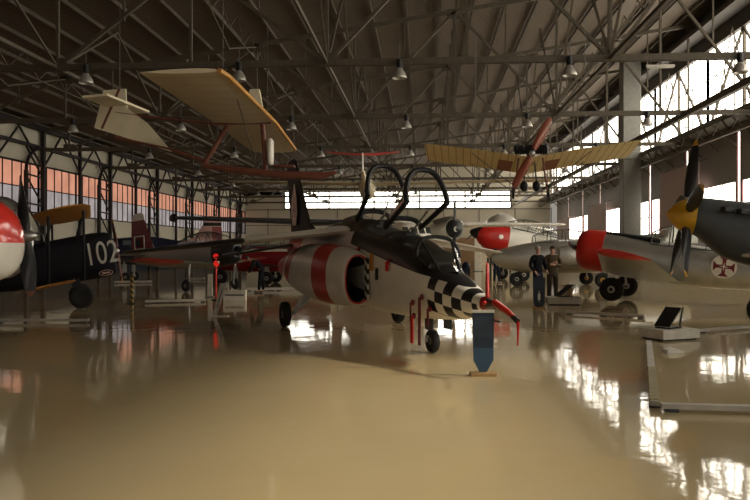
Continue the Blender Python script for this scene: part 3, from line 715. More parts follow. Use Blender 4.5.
# grey jet behind the men
gj = thing('grey_jet', 'long silver grey jet with low nose parked behind the two men', 'aircraft', cw(9.35, 34.2), heading(-1, .03))
MB().fus([(3.85, 1.40, 1.20, .08), (3.6, 1.66, .98, .30), (3.0, 1.85, .75, .52), (2.0, 2.05, .66, .65), (.5, 2.22, .62, .75), (-1.5, 2.2, .65, .8), (-3.5, 2.15, .75, .7), (-5.2, 2.0, .95, .5)], 30).build('fuselage', M['silver'], gj)
greenhouse(gj, 1.9, -.9, 2.05, .60, .42, 4)
MB().fus([(.9, 1.85, 1.0, .28), (.4, 1.95, .9, .34), (-2, 1.9, .95, .34), (-3, 1.8, 1.2, .1)], 20, yc=.72).build('engine_intake', M['silver'], gj)
for s in (-1, 1):
    MB().wing([(.4, s * .5, 1.0, 2.6), (-.1, s * 2.8, 1.12, 1.6), (-.3, s * 3.0, 1.12, .8)], .12).build('wing', M['silver'], gj)
    gear(gj, -.9, s * 1.3, 1.0, .34, .2, 0, hub='yellow')
MB().cyl((2.85, 0, .9), (2.75, 0, .33), .06).build('nose_gear_leg', M['steel'], gj); wheel(gj, (2.7, 0, .33), .33, .2, name='nose_wheel')
MB().wing([(-3.9, 2.0, 0, 1.8), (-4.5, 2.8, 0, 1.2), (-4.9, 3.1, 0, .6)], .08, vert=True).build('fin', M['silver'], gj)

# red nosed trainer behind it
rn = thing('red_nosed_light_aircraft', 'light aircraft with red cowling, black spinner and white cabin under the long wing', 'aircraft', cw(7.75, 41.5), heading(-.97, -.2), math.radians(11))
rn.scale = (1.3, 1.3, 1.3)
m = paint('red_and_white_cowl', (.55, .02, .015), [(lambda x, y, z: (x < .62), WHITE)], .3)
MB().fus([(1.95, 1.92, 1.50, .22), (1.7, 2.1, 1.25, .36), (1.2, 2.25, 1.08, .44), (.6, 2.32, 1.05, .5), (-.2, 2.35, 1.0, .52), (-2, 2.15, 1.1, .45), (-4.5, 1.85, 1.5, .15)], 26).build('fuselage', m, rn)
MB().lathe((1.95, 0, 1.71), (1, 0, 0), [(0, .24), (.1, .22), (.28, .1), (.33, .01)], 18).build('spinner', M['black'], rn)
for k in (1, -1): blade(rn, (2.05, 0, 1.71), (1, 0, 0), (0, .95 * k, .3 * k), 1.05, .16, [M['black'], M['black']])
MB().lathe((1.0, .44, 1.72), (0, 1, 0), [(0, .10), (.045, .10)], 16).build('roundel', M['white'], rn)
greenhouse(rn, .55, -1.6, 2.2, .55, .42, 3)
for s in (-1, 1):
    MB().wing([(.5, s * .4, 1.15, 1.7), (.3, s * 3.0, 1.3, 1.2), (.1, s * 3.2, 1.3, .6)], .13).build('wing', M['white'], rn); gear(rn, .0, s * 1.1, 1.1, .28, .16, .1)
MB().wing([(-3.7, 1.7, 0, 1.2), (-4.1, 2.4, 0, .8)], .08, vert=True).build('fin', M['white'], rn)

# white round nose behind the wing
wn = thing('white_fuselage_section', 'big white rounded aircraft nose at the back above the red cowling', 'aircraft', cw((502 - 375) / 730 * 50, 50), heading(-.1, -1))
MB().fus([(2.2, 2.6, 2.2, .2), (2.05, 3.05, 1.8, .65), (1.6, 3.7, 1.35, 1.05), (.8, 4.1, 1.05, 1.3), (-.4, 4.28, .95, 1.38), (-3, 4.28, .95, 1.38), (-5.5, 3.9, 1.3, 1.1)], 30, 2.0).build('fuselage', M['white'], wn)
for s in (-1, 1):
    MB().box((1.45, s * .45, 3.28), (.3, .5, .28), Matrix.Rotation(.5, 3, 'Y')).build('cockpit_window', M['dark_glass'], wn, bevel=.03)
    MB().bar((.3, s * .8, 0), (.3, s * .8, 1.2), .14).bar((-3, s * .8, 0), (-3, s * .8, 1.2), .14).bar((.3, s * .8, .05), (-3, s * .8, .05), .14).build('cradle', M['dgrey'], wn, smooth=False)

# white twin behind the checkered jet
tw = thing('twin_engine_transport', 'white twin engined high wing aircraft behind the raised canopies of the jet', 'aircraft', cw(.62, 33), heading(.39, -.92))
MB().fus([(4.0, 1.75, 1.25, .25), (3.7, 2.0, .95, .55), (3.2, 2.22, .72, .72, 3), (2.7, 2.76, .66, .78, 3.2), (2.1, 2.84, .62, .82, 3.2), (0, 2.84, .6, .85, 3.2), (-3, 2.7, .7, .8, 3), (-6, 2.5, 1.5, .4), (-7.5, 2.4, 1.9, .15)], 32).build('fuselage', M['white'], tw)
for y in (-.5, -.17, .17, .5):
    MB().box((2.99 - abs(y) * .22, y, 2.50), (.06, .26, .34), Matrix.Rotation(-.72, 3, 'Y')).build('cockpit_window', M['dark_glass'], tw, bevel=.02)
for s in (-1, 1):
    for x in (2.55, 1.7, .9, .1, -.7): MB().box((x, s * .835, 2.15), (.45, .06, .34)).build('side_window', M['dark_glass'], tw, bevel=.03)
    MB().wing([(1.2, s * .2, 2.82, 1.9), (1.1, s * 3.5, 2.86, 1.85), (.65, s * 9.0, 2.95, 1.15), (.5, s * 9.4, 2.96, .8), (.3, s * 9.55, 2.96, .4)], .2).build('wing', M['white' if s > 0 else 'dgrey'], tw)  # starboard wing dark grey: the shade on it is put into its colour
    MB().lathe((2.15, s * 2.15, 2.62), (-1, 0, 0), [(0, .36), (-.06, .46), (.05, .54), (.4, .56), (1.4, .5), (2.4, .25), (2.6, .05)], 24).build('engine_nacelle', M['silver'], tw)
    sp = MB().lathe((2.1, s * 2.15, 2.62), (1, 0, 0), [(0, .44), (.06, .43), (.22, .28), (.3, .02)], 18).build('spinner', M['black'], tw)
    spi = [V((2.16 + .27 * (1 - q / 40), s * 2.15 + math.cos(q * .32) * .36 * q / 44, 2.62 + math.sin(q * .32) * .36 * q / 44)) for q in range(6, 36)]
    MB().tube(spi, .045, 5).build('spinner_spiral', M['white'], sp)
    for k in (1, -1): blade(tw, (2.2, s * 2.15, 2.62), (1, 0, 0), (0, .03 * k, k), 1.25, .17, [M['black'], M['black']])
    MB().cyl((.4, s * 1.0, .9), (.3, s * 1.25, .42), .08).build('gear_leg', M['steel'], tw); wheel(tw, (.3, s * 1.35, .4), .4, .25, name='main_wheel')
    MB().wing([(-6.5, s * .1, 2.45, 1.3), (-6.8, s * 2.4, 2.5, .9), (-7.0, s * 2.6, 2.5, .5)], .1).build('tailplane', M['white'], tw)
MB().lathe((.2, -9.5, 2.95), (1, 0, 0), [(-.5, .02), (-.3, .13), (.2, .17), (.5, .1), (.62, .02)], 14).build('wing_tip_fairing', M['black'], tw)
MB().wing([(-5.6, 2.3, 0, 2.0), (-6.5, 3.2, 0, 1.3), (-6.9, 3.5, 0, .7)], .09, vert=True).build('fin', M['white'], tw)
MB().cyl((3.3, 0, .9), (3.2, 0, .3), .06).build('nose_gear_leg', M['steel'], tw); wheel(tw, (3.2, 0, .3), .3, .2, name='nose_wheel')

# white trainer with the maroon fin
mt = thing('maroon_finned_trainer', 'pale low wing trainer with maroon white-tipped fin under the left jet wing', 'aircraft', cw(-6.85, 30.2), heading(.8, -.6), math.radians(4))
MB().fus([(1.8, 1.8, 1.25, .25), (1.6, 1.95, 1.05, .4), (1.0, 2.05, .95, .48), (0, 2.05, .92, .5), (-1.6, 2.0, 1.0, .45), (-3.2, 1.95, 1.15, .3), (-4.9, 1.85, 1.4, .1)], 26).build('fuselage', paint('grey_dark_nosed', (.32, .32, .29), [(lambda x, y, z: (x > .75), BLACK), (lambda x, y, z: (z > 1.85) * (x > -3), (.05, .02, .025))], .45), mt)
greenhouse(mt, 1.0, -1.5, 1.95, .5, .38, 4)
MB().lathe((1.8, 0, 1.52), (1, 0, 0), [(0, .2), (.12, .18), (.3, .04)], 14).build('spinner', M['black'], mt)
for k in (1, -1): blade(mt, (1.9, 0, 1.52), (1, 0, 0), (0, k, .2 * k), .95, .15, [M['black'], M['black']])
for s in (-1, 1):
    MB().wing([(.7, s * .35, 1.1, 1.7, 3), (.5, s * 1.6, 1.2, 1.45, 3), (.25, s * 3.0, 1.32, 1.15, 3), (.1, s * 3.3, 1.34, .7, 3)], .13, mif=lambda i, j: 1 if i >= 1 else 0).build('wing', [M['grey'], M['red']], mt)
    MB().wing([(-3.9, s * .1, 1.75, 1.0), (-4.2, s * 1.6, 1.8, .7), (-4.3, s * 1.7, 1.8, .4)], .09).build('tailplane', M['grey'], mt)
    gear(mt, .15, s * 1.2, 1.1, .24, .16, .15)
mfm = paint('maroon_fin_paint', (.20, .015, .02), [(lambda x, y, z: (z > 3.35), WHITE), (lambda x, y, z: (x > z * -.42 - 2.72), WHITE)], .4)
fn = MB().wing([(-3.35, 1.8, 0, 1.85), (-3.7, 2.3, 0, 1.55), (-4.15, 3.3, 0, 1.0), (-4.25, 3.6, 0, .8), (-4.4, 3.68, 0, .45)], .08, vert=True).build('fin', mfm, mt)
for s in (-1, 1):
    f = MB(); q = [(-4.15, 2.05), (-4.15, 2.62), (-4.85, 2.62), (-4.85, 2.05)]
    for i in range(4): f.bar((q[i][0], s * .09, q[i][1]), (q[(i + 1) % 4][0], s * .09, q[(i + 1) % 4][1]), .045)
    f.build('flag_frame', M['white'], fn, smooth=False)
    MB().box((-4.6, s * .085, 2.33), (.3, .012, .34)).build('flag_field', M['navy'], fn, smooth=False)

# navy aircraft with the pale fin
nv = thing('navy_light_aircraft', 'navy blue aircraft with a pale pink fin near the left windows', 'aircraft', cw(-13.1, 40), heading(-1, -.12))
MB().fus([(2.6, 1.9, 1.2, .25), (2.2, 2.2, 1.0, .42), (1.0, 2.35, .9, .55), (-.8, 2.45, .9, .55), (-2.5, 2.2, 1.1, .4), (-4.4, 2.1, 1.6, .12)], 24).build('fuselage', M['navy'], nv)
for s in (-1, 1):
    MB().wing([(.9, s * .4, 1.1, 1.7), (.5, s * 3.4, 1.3, 1.2), (.3, s * 3.6, 1.3, .6)], .13).build('wing', M['navy'], nv); gear(nv, .3, s * 1.1, 1.1, .26, .16, .1)
    MB().box((-.2, s * .53, 2.1), (1.6, .05, .3)).build('side_window', M['dark_glass'], nv, bevel=.03)
mfm = paint('pale_fin_paint', (.60, .36, .32), [(lambda x, y, z: (z > 3.05) * (z < 3.22), BLACK), (lambda x, y, z: (x < -4.1) * (z < 3.0), (.3, .08, .08))], .5)
MB().wing([(-2.3, 2.0, 0, 2.3), (-3.2, 2.45, 0, 1.45), (-3.65, 3.2, 0, .95), (-3.8, 3.5, 0, .7), (-3.95, 3.6, 0, .4)], .09, vert=True).build('fin', mfm, nv)

# red trainer behind the bending person
rt = thing('red_jet', 'dark red low aircraft with white stripe behind the bending person', 'aircraft', cw(-5.5, 36.6), heading(-1, .02))
m = paint('red_white_stripe', (.25, .012, .014), [(lambda x, y, z: (z > 1.62 + 0) * (z < 1.76), WHITE), (lambda x, y, z: z > 1.85, (.45, .43, .38))], .3)
MB().fus([(3.6, 1.5, 1.2, .12), (3.2, 1.7, .95, .35), (2.2, 1.9, .7, .55), (.8, 2.0, .6, .62), (-1, 2.0, .6, .62), (-2.4, 1.9, .75, .5), (-3.3, 1.75, 1.1, .2)], 26).build('fuselage', m, rt)
greenhouse(rt, 1.4, -1.6, 1.9, .5, .45, 4)
for s in (-1, 1):
    MB().wing([(.5, s * .45, .9, 1.8), (.2, s * 2.5, 1.0, 1.2), (.1, s * 2.7, 1.0, .6)], .13).build('wing', M['maroon'], rt); gear(rt, -.3, s * 1.3, .95, .33, .2)
MB().cyl((2.4, 0, .8), (2.3, 0, .3), .06).build('nose_gear_leg', M['steel'], rt); wheel(rt, (2.25, 0, .36), .36, .22, name='nose_wheel')
MB().wing([(-2.0, 1.8, 0, 1.2), (-2.5, 2.45, 0, .8)], .09, vert=True).build('fin', M['maroon'], rt)

# biplane with the number 102
bi = thing('biplane', 'black biplane numbered 102 with orange wings at the far left', 'aircraft', cw(-8.55, 20.45), heading(.92, .39), math.radians(9))
MB().fus([(1.42, 1.75, .95, .2, 3), (1.35, 1.95, .78, .36, 3), (.9, 2.02, .72, .42, 3), (0, 1.98, .72, .42, 3), (-1.2, 1.9, .74, .42, 3), (-2.5, 1.75, .85, .36, 3), (-4.3, 1.55, 1.1, .12)], 26).build('fuselage', M['blk_fabric'], bi)
mnum = pm('number_paint', (.62, .60, .54), .6)
textm('number', '102', .90, mnum, bi, frame_mtx((1.05, -.435, 1.40), (1, 0, 0), (0, 0, 1)), sx=.68)
f = MB().tube([V((1.08 + .18 * math.cos(a), -.425, .86 + .075 * math.sin(a))) for a in [2 * PI * i / 20 for i in range(21)]], .012, 5).build('badge_outline', M['pink'], bi)
MB().bar((.97, -.43, .86), (1.19, -.43, .86), .012, .05).build('badge_lettering', M['pink'], f)
for s in (-1, 1):
    for z, nm in ((2.48, 'upper_wing'), (.78, 'lower_wing')):
        x0 = .95 if z > 1 else .30
        MB().wing([(x0, 0 if z > 1 else s * .3, z, 1.3, 3), (x0 - .1, s * 3.7, z + .12, 1.3, 3), (x0 - .2, s * 4.15, z + .13, 1.05, 3), (x0 - .4, s * 4.35, z + .14, .6, 3)], .10).build(nm, M['orange'], bi)
    for xx in (.45, -.35):
        MB().cyl((xx, s * 2.9, .85), (xx + .25, s * 2.9, 2.55), .035).build('interplane_strut', M['blk_fabric'], bi)
        MB().cyl((xx, s * .35, 1.85), (xx + .25, s * .5, 2.48), .03).build('cabane_strut', M['blk_fabric'], bi)
    gear(bi, .35, s * .6, .85, .32, .14, -.15, hub='black', legmat='black')
    MB().wing([(-3.5, s * .1, 1.5, 1.1), (-3.7, s * 1.3, 1.5, .8), (-3.9, s * 1.45, 1.5, .4)], .06).build('tailplane', M['blk_fabric'], bi)
MB().wing([(-3.6, 1.5, 0, 1.2), (-3.8, 2.1, 0, .9), (-4.0, 2.3, 0, .5)], .06, vert=True).build('fin', M['blk_fabric'], bi)
MB().box((-.85, 0, 2.0), (.1, .34, .22)).build('headrest', M['bright_red'], bi, bevel=.04)
MB().tube([(-.35, -.25, 1.96), (-.35, -.2, 2.15), (-.35, .2, 2.15), (-.35, .25, 1.96)], .015, 6).build('windshield_frame', M['steel'], bi)
MB().lathe((1.42, 0, 1.42), (1, 0, 0), [(0, .1), (.08, .09), (.14, .03)], 12).build('propeller_hub', M['steel'], bi)
for k in (1, -1): blade(bi, (1.5, 0, 1.42), (1, 0, 0), (0, .0, k), .96, .14, [M['rust'], M['orange']])

# silver aircraft and the red-white nose at the left edge
sl = thing('silver_propeller_aircraft', 'silver radial engined aircraft with black propeller blade behind the red nose', 'aircraft', cw(-9.22, 14.1), heading(1, .02), math.radians(3))
sl.scale = (1.2, 1.2, 1.2)
radial_trainer(sl, M['silver'], M['silver'], M['silver'], wings=False, prop_dir=(0, -.08, 1), bl=.98, bw=.24, tws=1.4)
rw = thing('red_white_jet', 'rounded red and white aircraft nose cut off by the left edge', 'aircraft', cw(-8.3, 9.5), heading(1, .0))
m = paint('red_over_white', (.74, .70, .62), [(lambda x, y, z: (z > 1.72), (.60, .025, .018))], .2, coat=.6)
MB().fus([(3.62, 1.83, 1.55, .15), (3.57, 2.06, 1.36, .36), (3.42, 2.24, 1.24, .52), (3.1, 2.38, 1.16, .64), (2.4, 2.46, 1.12, .70), (.5, 2.46, 1.08, .74), (-2, 2.3, 1.1, .72), (-5, 2.1, 1.4, .4)], 32, 2.2).build('fuselage', m, rw)
greenhouse(rw, 2.1, -.5, 2.2, .55, .5, 3)
for s in (-1, 1):
    MB().wing([(.6, s * .6, 1.3, 2.0), (.2, s * 3.2, 1.4, 1.3), (.0, s * 3.4, 1.4, .6)], .13).build('wing', M['white'], rw); gear(rw, -.4, s * 1.4, 1.3, .3, .2)
MB().cyl((3.0, 0, 1.25), (2.95, 0, .24), .07).build('nose_gear_leg', M['dgrey'], rw); wheel(rw, (2.93, 0, .24), .24, .18, hub='dgrey', name='nose_wheel')

# ------------------------------------------------------------------ hanging aircraft
def cables(root, pts):
    for p, h in pts: MB().cyl(p, (p[0], p[1], p[2] + h), .008, n=5).build('suspension_cable', M['cable'], root)
# primary glider (left): wing runs away from the viewer, nose to the right
pg = thing('primary_glider', 'cream open-frame glider with orange leading edge hanging at the upper left', 'glider', cw(-3.12, 17.5, 3.45), heading(1, 0.0))
# local: +x to the right (nose), +y away
W = MB()
U = [(5.0, .62, 1.22), (4.6, .70, 1.36), (0, .72, 1.42), (-4.6, .52, 1.42), (-5.0, .44, 1.36)]
lin = paint('glider_fabric', (.62, .53, .37), [(lambda x, y, z: (y * 1.7).mod(1.0).__lt__(.06), (.47, .38, .25))], .65, coat=0)
w = MB().wing([(le, yy, 1.26, ch, 1.5) for yy, le, ch in U], .09).build('wing', lin, pg)
MB().tube([(le + .01, yy, 1.26) for yy, le, ch in U], .045, 8).build('leading_edge', M['ochre'], w)
MB().bar((.65, -.16, 1.25), (-.72, -.16, 1.21), .03, .1).build('wing_joint', M['rust'], w)
MB().tube([(-1.0, 0, .22), (-.3, 0, .12), (.9, 0, .0), (1.9, 0, -.02), (2.2, 0, .06)], [.06, .08, .10, .09, .04], 8).build('keel_skid', M['rust'], pg)
MB().cyl((.5, 0, .1), (.42, 0, 1.3), .06).build('front_mast', M['rust'], pg)
MB().cyl((-.95, 0, .3), (-.35, 0, 1.28), .06).build('rear_mast', M['rust'], pg)
MB().tube([(-.9, 0, .3), (-1.8, 0, .62), (-3.1, 0, .9)], .04, 6).build('tail_boom', M['rust'], pg)
MB().tube([(-.4, 0, 1.2), (-2.0, 0, 1.35), (-3.1, 0, 1.5)], .03, 6).build('tail_boom', M['rust'], pg)
MB().box((.62, 0, .55), (.12, .32, .62)).build('seat_back', M['white'], pg, bevel=.05)
MB().box((.95, 0, .2), (.5, .34, .06)).build('seat', M['rust'], pg, bevel=.02)
MB().prism([(-1.75, 0, .55), (-3.6, 0, 1.12), (-3.38, 0, 2.02), (-2.85, 0, 2.06), (-2.82, 0, 1.6), (-2.35, 0, 1.25)], (0, .05, 0)).build('fin', M['linen'], pg, smooth=False)
MB().bar((-3.42, .0, 1.1), (-3.0, 0, 2.05), .06).build('rudder_post', M['rust'], pg)
tp = MB().prism([V((-2.75, -1.5, 1.60)), V((-3.3, -1.5, 1.55)), V((-3.3, 1.5, 1.75)), V((-2.75, 1.5, 1.80))], (0, 0, .05)).build('tailplane', M['linen'], pg, smooth=False)
for s in (-1, 1):
    MB().cyl((.3, 0, .15), (.35, s * 3.0, 1.3), .012, n=5).build('bracing_wire', M['cable'], pg)
cables(pg, [((.1, 3.0, 1.35), 3.1), ((.1, -3.0, 1.35), 3.1), ((-3.0, 0, 2.05), 2.3)])
MB().prism([(-.05, 0, 1.28), (.5, 0, 1.28), (.36, 0, 2.05), (.12, 0, 2.05)], (0, .12, 0)).build('upper_pylon', M['linen'], pg, bevel=.02)
# sailplane with the red T tail
sg = thing('sailplane', 'slender white sailplane with red T-tail hanging above the back windows', 'glider', cw(-.35, 30.0, 4.0), heading(.02, 1))
MB().fus([(2.6, .42, .2, .08), (2.2, .62, -.05, .25), (1.2, .72, -.15, .34), (.0, .62, -.1, .32), (-1.2, .42, .08, .16), (-4.0, .5, .34, .07), (-4.4, .5, .4, .04)], 22).build('fuselage', M['cream'], sg)
greenhouse(sg, 2.0, .6, .5, .25, .26, 2)
for s in (-1, 1): MB().wing([(.6, s * .2, .42, 1.0, 2), (.5, s * 3.5, .48, .9, 2), (.3, s * 5.4, .52, .6, 2), (.2, s * 5.7, .53, .3, 2)], .22).build('wing', M['cream'], sg)
MB().wing([(-3.5, .4, 0, 1.0), (-3.8, 1.1, 0, .6)], .1, vert=True).build('fin', M['white'], sg)
MB().wing([(-3.7, -1.3, 1.18, .35), (-3.55, -.4, 1.10, .6), (-3.55, .4, 1.10, .6), (-3.7, 1.3, 1.18, .35)], .12).build('tailplane', M['bright_red'], sg)
cables(sg, [((.2, 2.5, .5), 3.3), ((.2, -2.5, .5), 3.3)])
# yellow early monoplane
ym = thing('early_monoplane', 'yellow ribbed early monoplane with brown wooden propeller hanging on the right', 'aircraft', cw(4.03, 19.0, 3.3), heading(-.12, -1))
rib = paint('ribbed_yellow_fabric', (.72, .57, .27), [(lambda x, y, z: (y * 5.2).mod(1.0).__lt__(.13), (.42, .27, .08)), (lambda x, y, z: (y.abs() > .42) * (y.abs() < .80) * (x < -.1), (.25, .08, .03))], .6, coat=0)
for s in (-1, 1):
    MB().wing([(.45, s * .05, .72, 1.75, 8), (.45, s * 1.3, .92, 1.75, 8), (.42, s * 2.62, 1.10, 1.7, 8), (.36, s * 2.72, 1.11, 1.55, 8)], .05).build('wing', rib, ym)
    for x in (.3, -.9): MB().cyl((x, s * .3, -.1), (x, s * 1.5, .86 if x > 0 else .72), .012, n=5).build('bracing_wire', M['cable'], ym)
    MB().cyl((.25, s * .30, .72), (.25, s * .42, -.16), .025).build('undercarriage_strut', M['rust'], ym)
    wh = MB().tube([V((.25 + .16 * math.cos(a), s * .44, -.16 + .16 * math.sin(a))) for a in [2 * PI * i / 24 for i in range(25)]], .025, 6).build('wheel', M['rubber'], ym)
    sp = MB()
    for k in range(8): a = 2 * PI * k / 8; sp.cyl((.25, s * .44, -.16), (.25 + .16 * math.cos(a), s * .44, -.16 + .16 * math.sin(a)), .005, n=4)
    sp.build('spokes', M['steel'], wh)
    MB().lathe((.35, s * .08, .92), (0, s, 0), [(0, .10), (.1, .12), (.12, .14), (.14, .11), (.18, .14), (.20, .11), (.24, .14), (.26, .11), (.30, .14), (.34, .1), (.36, .04)], 14).build('engine_cylinder', M['black'], ym)
MB().cyl((.25, -.42, -.16), (.25, .42, -.16), .02).build('axle', M['steel'], ym)
MB().box((.32, 0, .90), (.3, .22, .26)).build('engine_block', M['black'], ym, bevel=.03)
for s in (-1, 1): MB().sph((.1, s * .16, .0), .13, (1, .8, 1.1)).cyl((.1, s * .16, .1), (.1, s * .1, .75), .02).build('fuel_tank', M['black'], ym)
for yy, zz in ((.1, .62), (-.1, .62), (0, .1)): MB().cyl((.3, yy, zz), (-3.6, yy * .2, .5), .022).build('bamboo_longeron', M['pale_wood'], ym)
MB().box((-.6, 0, .0), (.35, .4, .04)).build('seat', M['linen'], ym, bevel=.01)
MB().prism([(-3.2, 0, .1), (-4.0, 0, .0), (-4.0, 0, 1.0), (-3.2, 0, .9)], (0, .02, 0)).build('rudder', M['linen'], ym, smooth=False)
MB().prism([(-3.1, -.9, .5), (-4.0, -1.0, .5), (-4.0, 1.0, .5), (-3.1, .9, .5)], (0, 0, .02)).build('elevator', M['linen'], ym, smooth=False)
MB().lathe((.5, 0, .80), (1, 0, 0), [(0, .07), (.12, .07), (.14, .03)], 12).build('propeller_hub', M['steel'], ym)
ang = math.radians(28)
for k in (1, -1): blade(ym, (.58, 0, .80), (1, 0, 0), (0, math.sin(ang) * k, math.cos(ang) * k), 1.0, .21, [M['wood'], M['wood']], twist=.35)
cables(ym, [((0, 1.4, .95), 3.55), ((0, -1.4, .95), 3.55), ((-3.4, 0, .6), 3.9)])
# ------------------------------------------------------------------ things on the floor
def flr(px, py):                       # floor point seen at a pixel while laying things out in metres
    d = 730 * 1.6 / (py - 252.0); return cw((px - 375) / 730 * d, d)
def wpt(px, d): return cw((px - 375) / 730 * d, d)
def plinth_sign(c, rz, lab_p, lab_s, w=.86, dp=.62, h=.17, sx=.1):
    p = thing('plinth', lab_p, 'plinth', c, rz)
    MB().box((0, 0, h / 2 + .03), (w, dp, h)).build('platform', M['plinth'], p, bevel=.008)
    MB().box((0, 0, .03), (w - .1, dp - .1, .06)).build('recessed_foot', M['black'], p, smooth=False)
    t = thing('lectern_sign', lab_s, 'sign', V(c) + Matrix.Rotation(rz, 3, 'Z') @ V((sx, 0, h + .05)), rz + .35, group='slanted signs on plinths')
    MB().box((-.02, 0, .19), (.54, .30, .03), Matrix.Rotation(-.62, 3, 'Y')).build('panel', M['black'], t, bevel=.006)
    for s in (-1, 1): MB().bar((.10, s * .16, 0), (.24, s * .16, .36), .03).build('support', M['steel'], t, smooth=False)
    MB().box((.0, 0, -.004), (.42, .30, .024)).build('foot', M['black'], t, smooth=False)
plinth_sign(cw(5.42, 13.45), A + .38, 'low white plinth with a black lectern sign at the right by the floor rail', 'black slanted lectern sign on the near white plinth', sx=-.02)
plinth_sign(cw(5.75, 22.3), A - .1, 'low white plinth with a black sign beside the two men', 'black slanted sign on the far plinth between the men and the red cowling', w=1.0, dp=.6, h=.2, sx=.05)
t = thing('cardboard_box', 'small brown box standing behind the far plinth beside the men', 'box', cw(6.12, 23.2), A)
MB().box((0, 0, .27), (.24, .24, .50)).build('body', M['pale_wood'], t, bevel=.01); MB().box((0, 0, .53), (.25, .25, .03)).build('flap', M['brown_board'], t, smooth=False)
sl_ = thing('floor_lamp_unit', 'small white wedge on the floor in front of the near plinth', 'box', flr(673, 353), A + .2)
MB().prism([(-.15, 0, 0), (.16, 0, 0), (.16, 0, .04), (.0, 0, .085), (-.15, 0, .06)], (0, .16, 0)).build('housing', M['plinth'], sl_, bevel=.005); MB().tube([(.0, .07, .06), (-.02, .25, .05), (.03, .5, .05)], .008, 6).build('cord', M['rail'], sl_)
def rail(p, q, label, w=.10, h=.06, feet=3, hatch=None):
    p, q = V(p), V(q); d = q - p; t = thing('floor_rail', label, 'barrier', p, math.atan2(d.y, d.x), group='low rails around the aircraft'); L = d.length
    MB().box((L / 2, 0, .03 + h / 2), (L, w, h)).build('rail_beam', M['rail'], t, smooth=False)
    for i in range(feet): MB().box((.1 + (L - .2) * i / max(1, feet - 1), 0, .017), (.12, w + .02, .034)).build('foot', M['dgrey'], t, smooth=False)
    if hatch:
        hm = paint('hatched_tape', (.48, .40, .16), [(lambda x, y, z: (x * 12).mod(1.0).__lt__(.4), (.10, .09, .06))], .5)
        MB().box((L * .78, 0, .034 + h / 2), (L * .42, w + .008, h + .008)).build('hatched_tape', hm, t, smooth=False)
rail(flr(649, 345), flr(655, 409), 'grey floor rail with yellow hatched end running toward the viewer from the near plinth', .09, .05, 3, True)
rail(flr(655, 411) + V((0.06, 0.0, 0)), cw(7.4, 6.75), 'grey floor rail crossing the lower right corner of the photo', .09, .05, 4)
rail(cw(6.35, 14.35), cw(9.9, 16.4), 'grey floor rail leading right from the near plinth', .09, .05, 3)
rail(flr(566, 314), flr(645, 318.5), 'pale floor rail under the red cowled silver trainer', .1, .06, 3)
rail(cw(-10.4, 16.3), flr(89, 322.5), 'pale floor rail in front of the biplane', .1, .06, 3)
rail(flr(145, 303.5), flr(206, 302), 'pale floor rail beside the striped post under the maroon finned trainer', .1, .07, 3)
rail(flr(114, 283.5), flr(152, 283), 'pale floor rail behind the biplane', .1, .1, 2)
rail(flr(247, 291), flr(310, 290.5), 'pale floor rail behind the jet main wheel by the bending person', .12, .1, 3)
rail(flr(185, 280), flr(205, 280), 'short pale floor rail behind the red warning post', .1, .1, 2)
# easel, white panel, grey panel, warning post, striped post
t = thing('leaning_sign_stand', 'tall narrow white sign stand leaning back in front of the white box panel', 'sign', flr(217, 316.5), A)
MB().prism([(-.10, 0, .02), (-.02, 0, .02), (.24, .1, .82), (.06, .1, .82)], (0, .04, 0)).build('panel', M['white'], t, smooth=False, bevel=.006)
MB().prism([(.0, -.015, .22), (.012, -.015, .22), (.125, .055, .66), (.11, .055, .66)], (0, .02, 0)).build('panel_slot', M['dgrey'], t, smooth=False)
MB().box((.08, 0, .012), (.42, .2, .024)).build('foot', M['white'], t, bevel=.005)
t = thing('white_box_panel', 'low white box with a dark slot left of the bending person', 'box', flr(235, 301), A)
MB().box((0, 0, .18), (.74, .2, .36)).build('body', M['white'], t, bevel=.01); MB().box((0, -.105, .20), (.62, .02, .04)).build('slot', M['black'], t, smooth=False)
t = thing('display_stand', 'narrow grey upright display stand left of the red warning post', 'sign', flr(210, 297), A)
MB().box((0, 0, .42), (.16, .05, .80)).build('panel', M['rail'], t, bevel=.006); MB().box((0, 0, .015), (.3, .25, .03)).build('foot', M['dgrey'], t, smooth=False)
t = thing('warning_post', 'slim red post with glowing red lamps below the left jet wing', 'post', flr(216, 300), A)
MB().cyl((0, 0, .03), (0, 0, 1.18), .03).build('post', M['bright_red'], t); MB().lathe((0, 0, 0), (0, 0, 1), [(0, .16), (.03, .15), (.05, .05)], 16).build('foot', M['black'], t)
MB().sph((.02, -.02, 1.22), .10).build('lamp', M['red_lamp'], t); MB().sph((0, -.02, 1.46), .09).build('lamp', M['red_lamp'], t); MB().cyl((0, 0, 1.18), (0, 0, 1.46), .02).build('lamp_bracket', M['black'], t); MB().sph((.10, -.1, 1.26), .04).build('reflector', M['white'], t)
hz = paint('hazard_stripes', (.42, .28, .04), [(lambda x, y, z: ((z + x * .8) * 6).mod(1.0).__lt__(.5), BLACK)], .5)
t = thing('striped_post', 'black and yellow striped post in front of the maroon finned trainer', 'post', flr(132, 304), A)
MB().cyl((0, 0, .02), (0, 0, .92), .05).build('post', hz, t); MB().lathe((0, 0, 0), (0, 0, 1), [(0, .16), (.02, .15), (.04, .06)], 14).build('foot', M['black'], t)
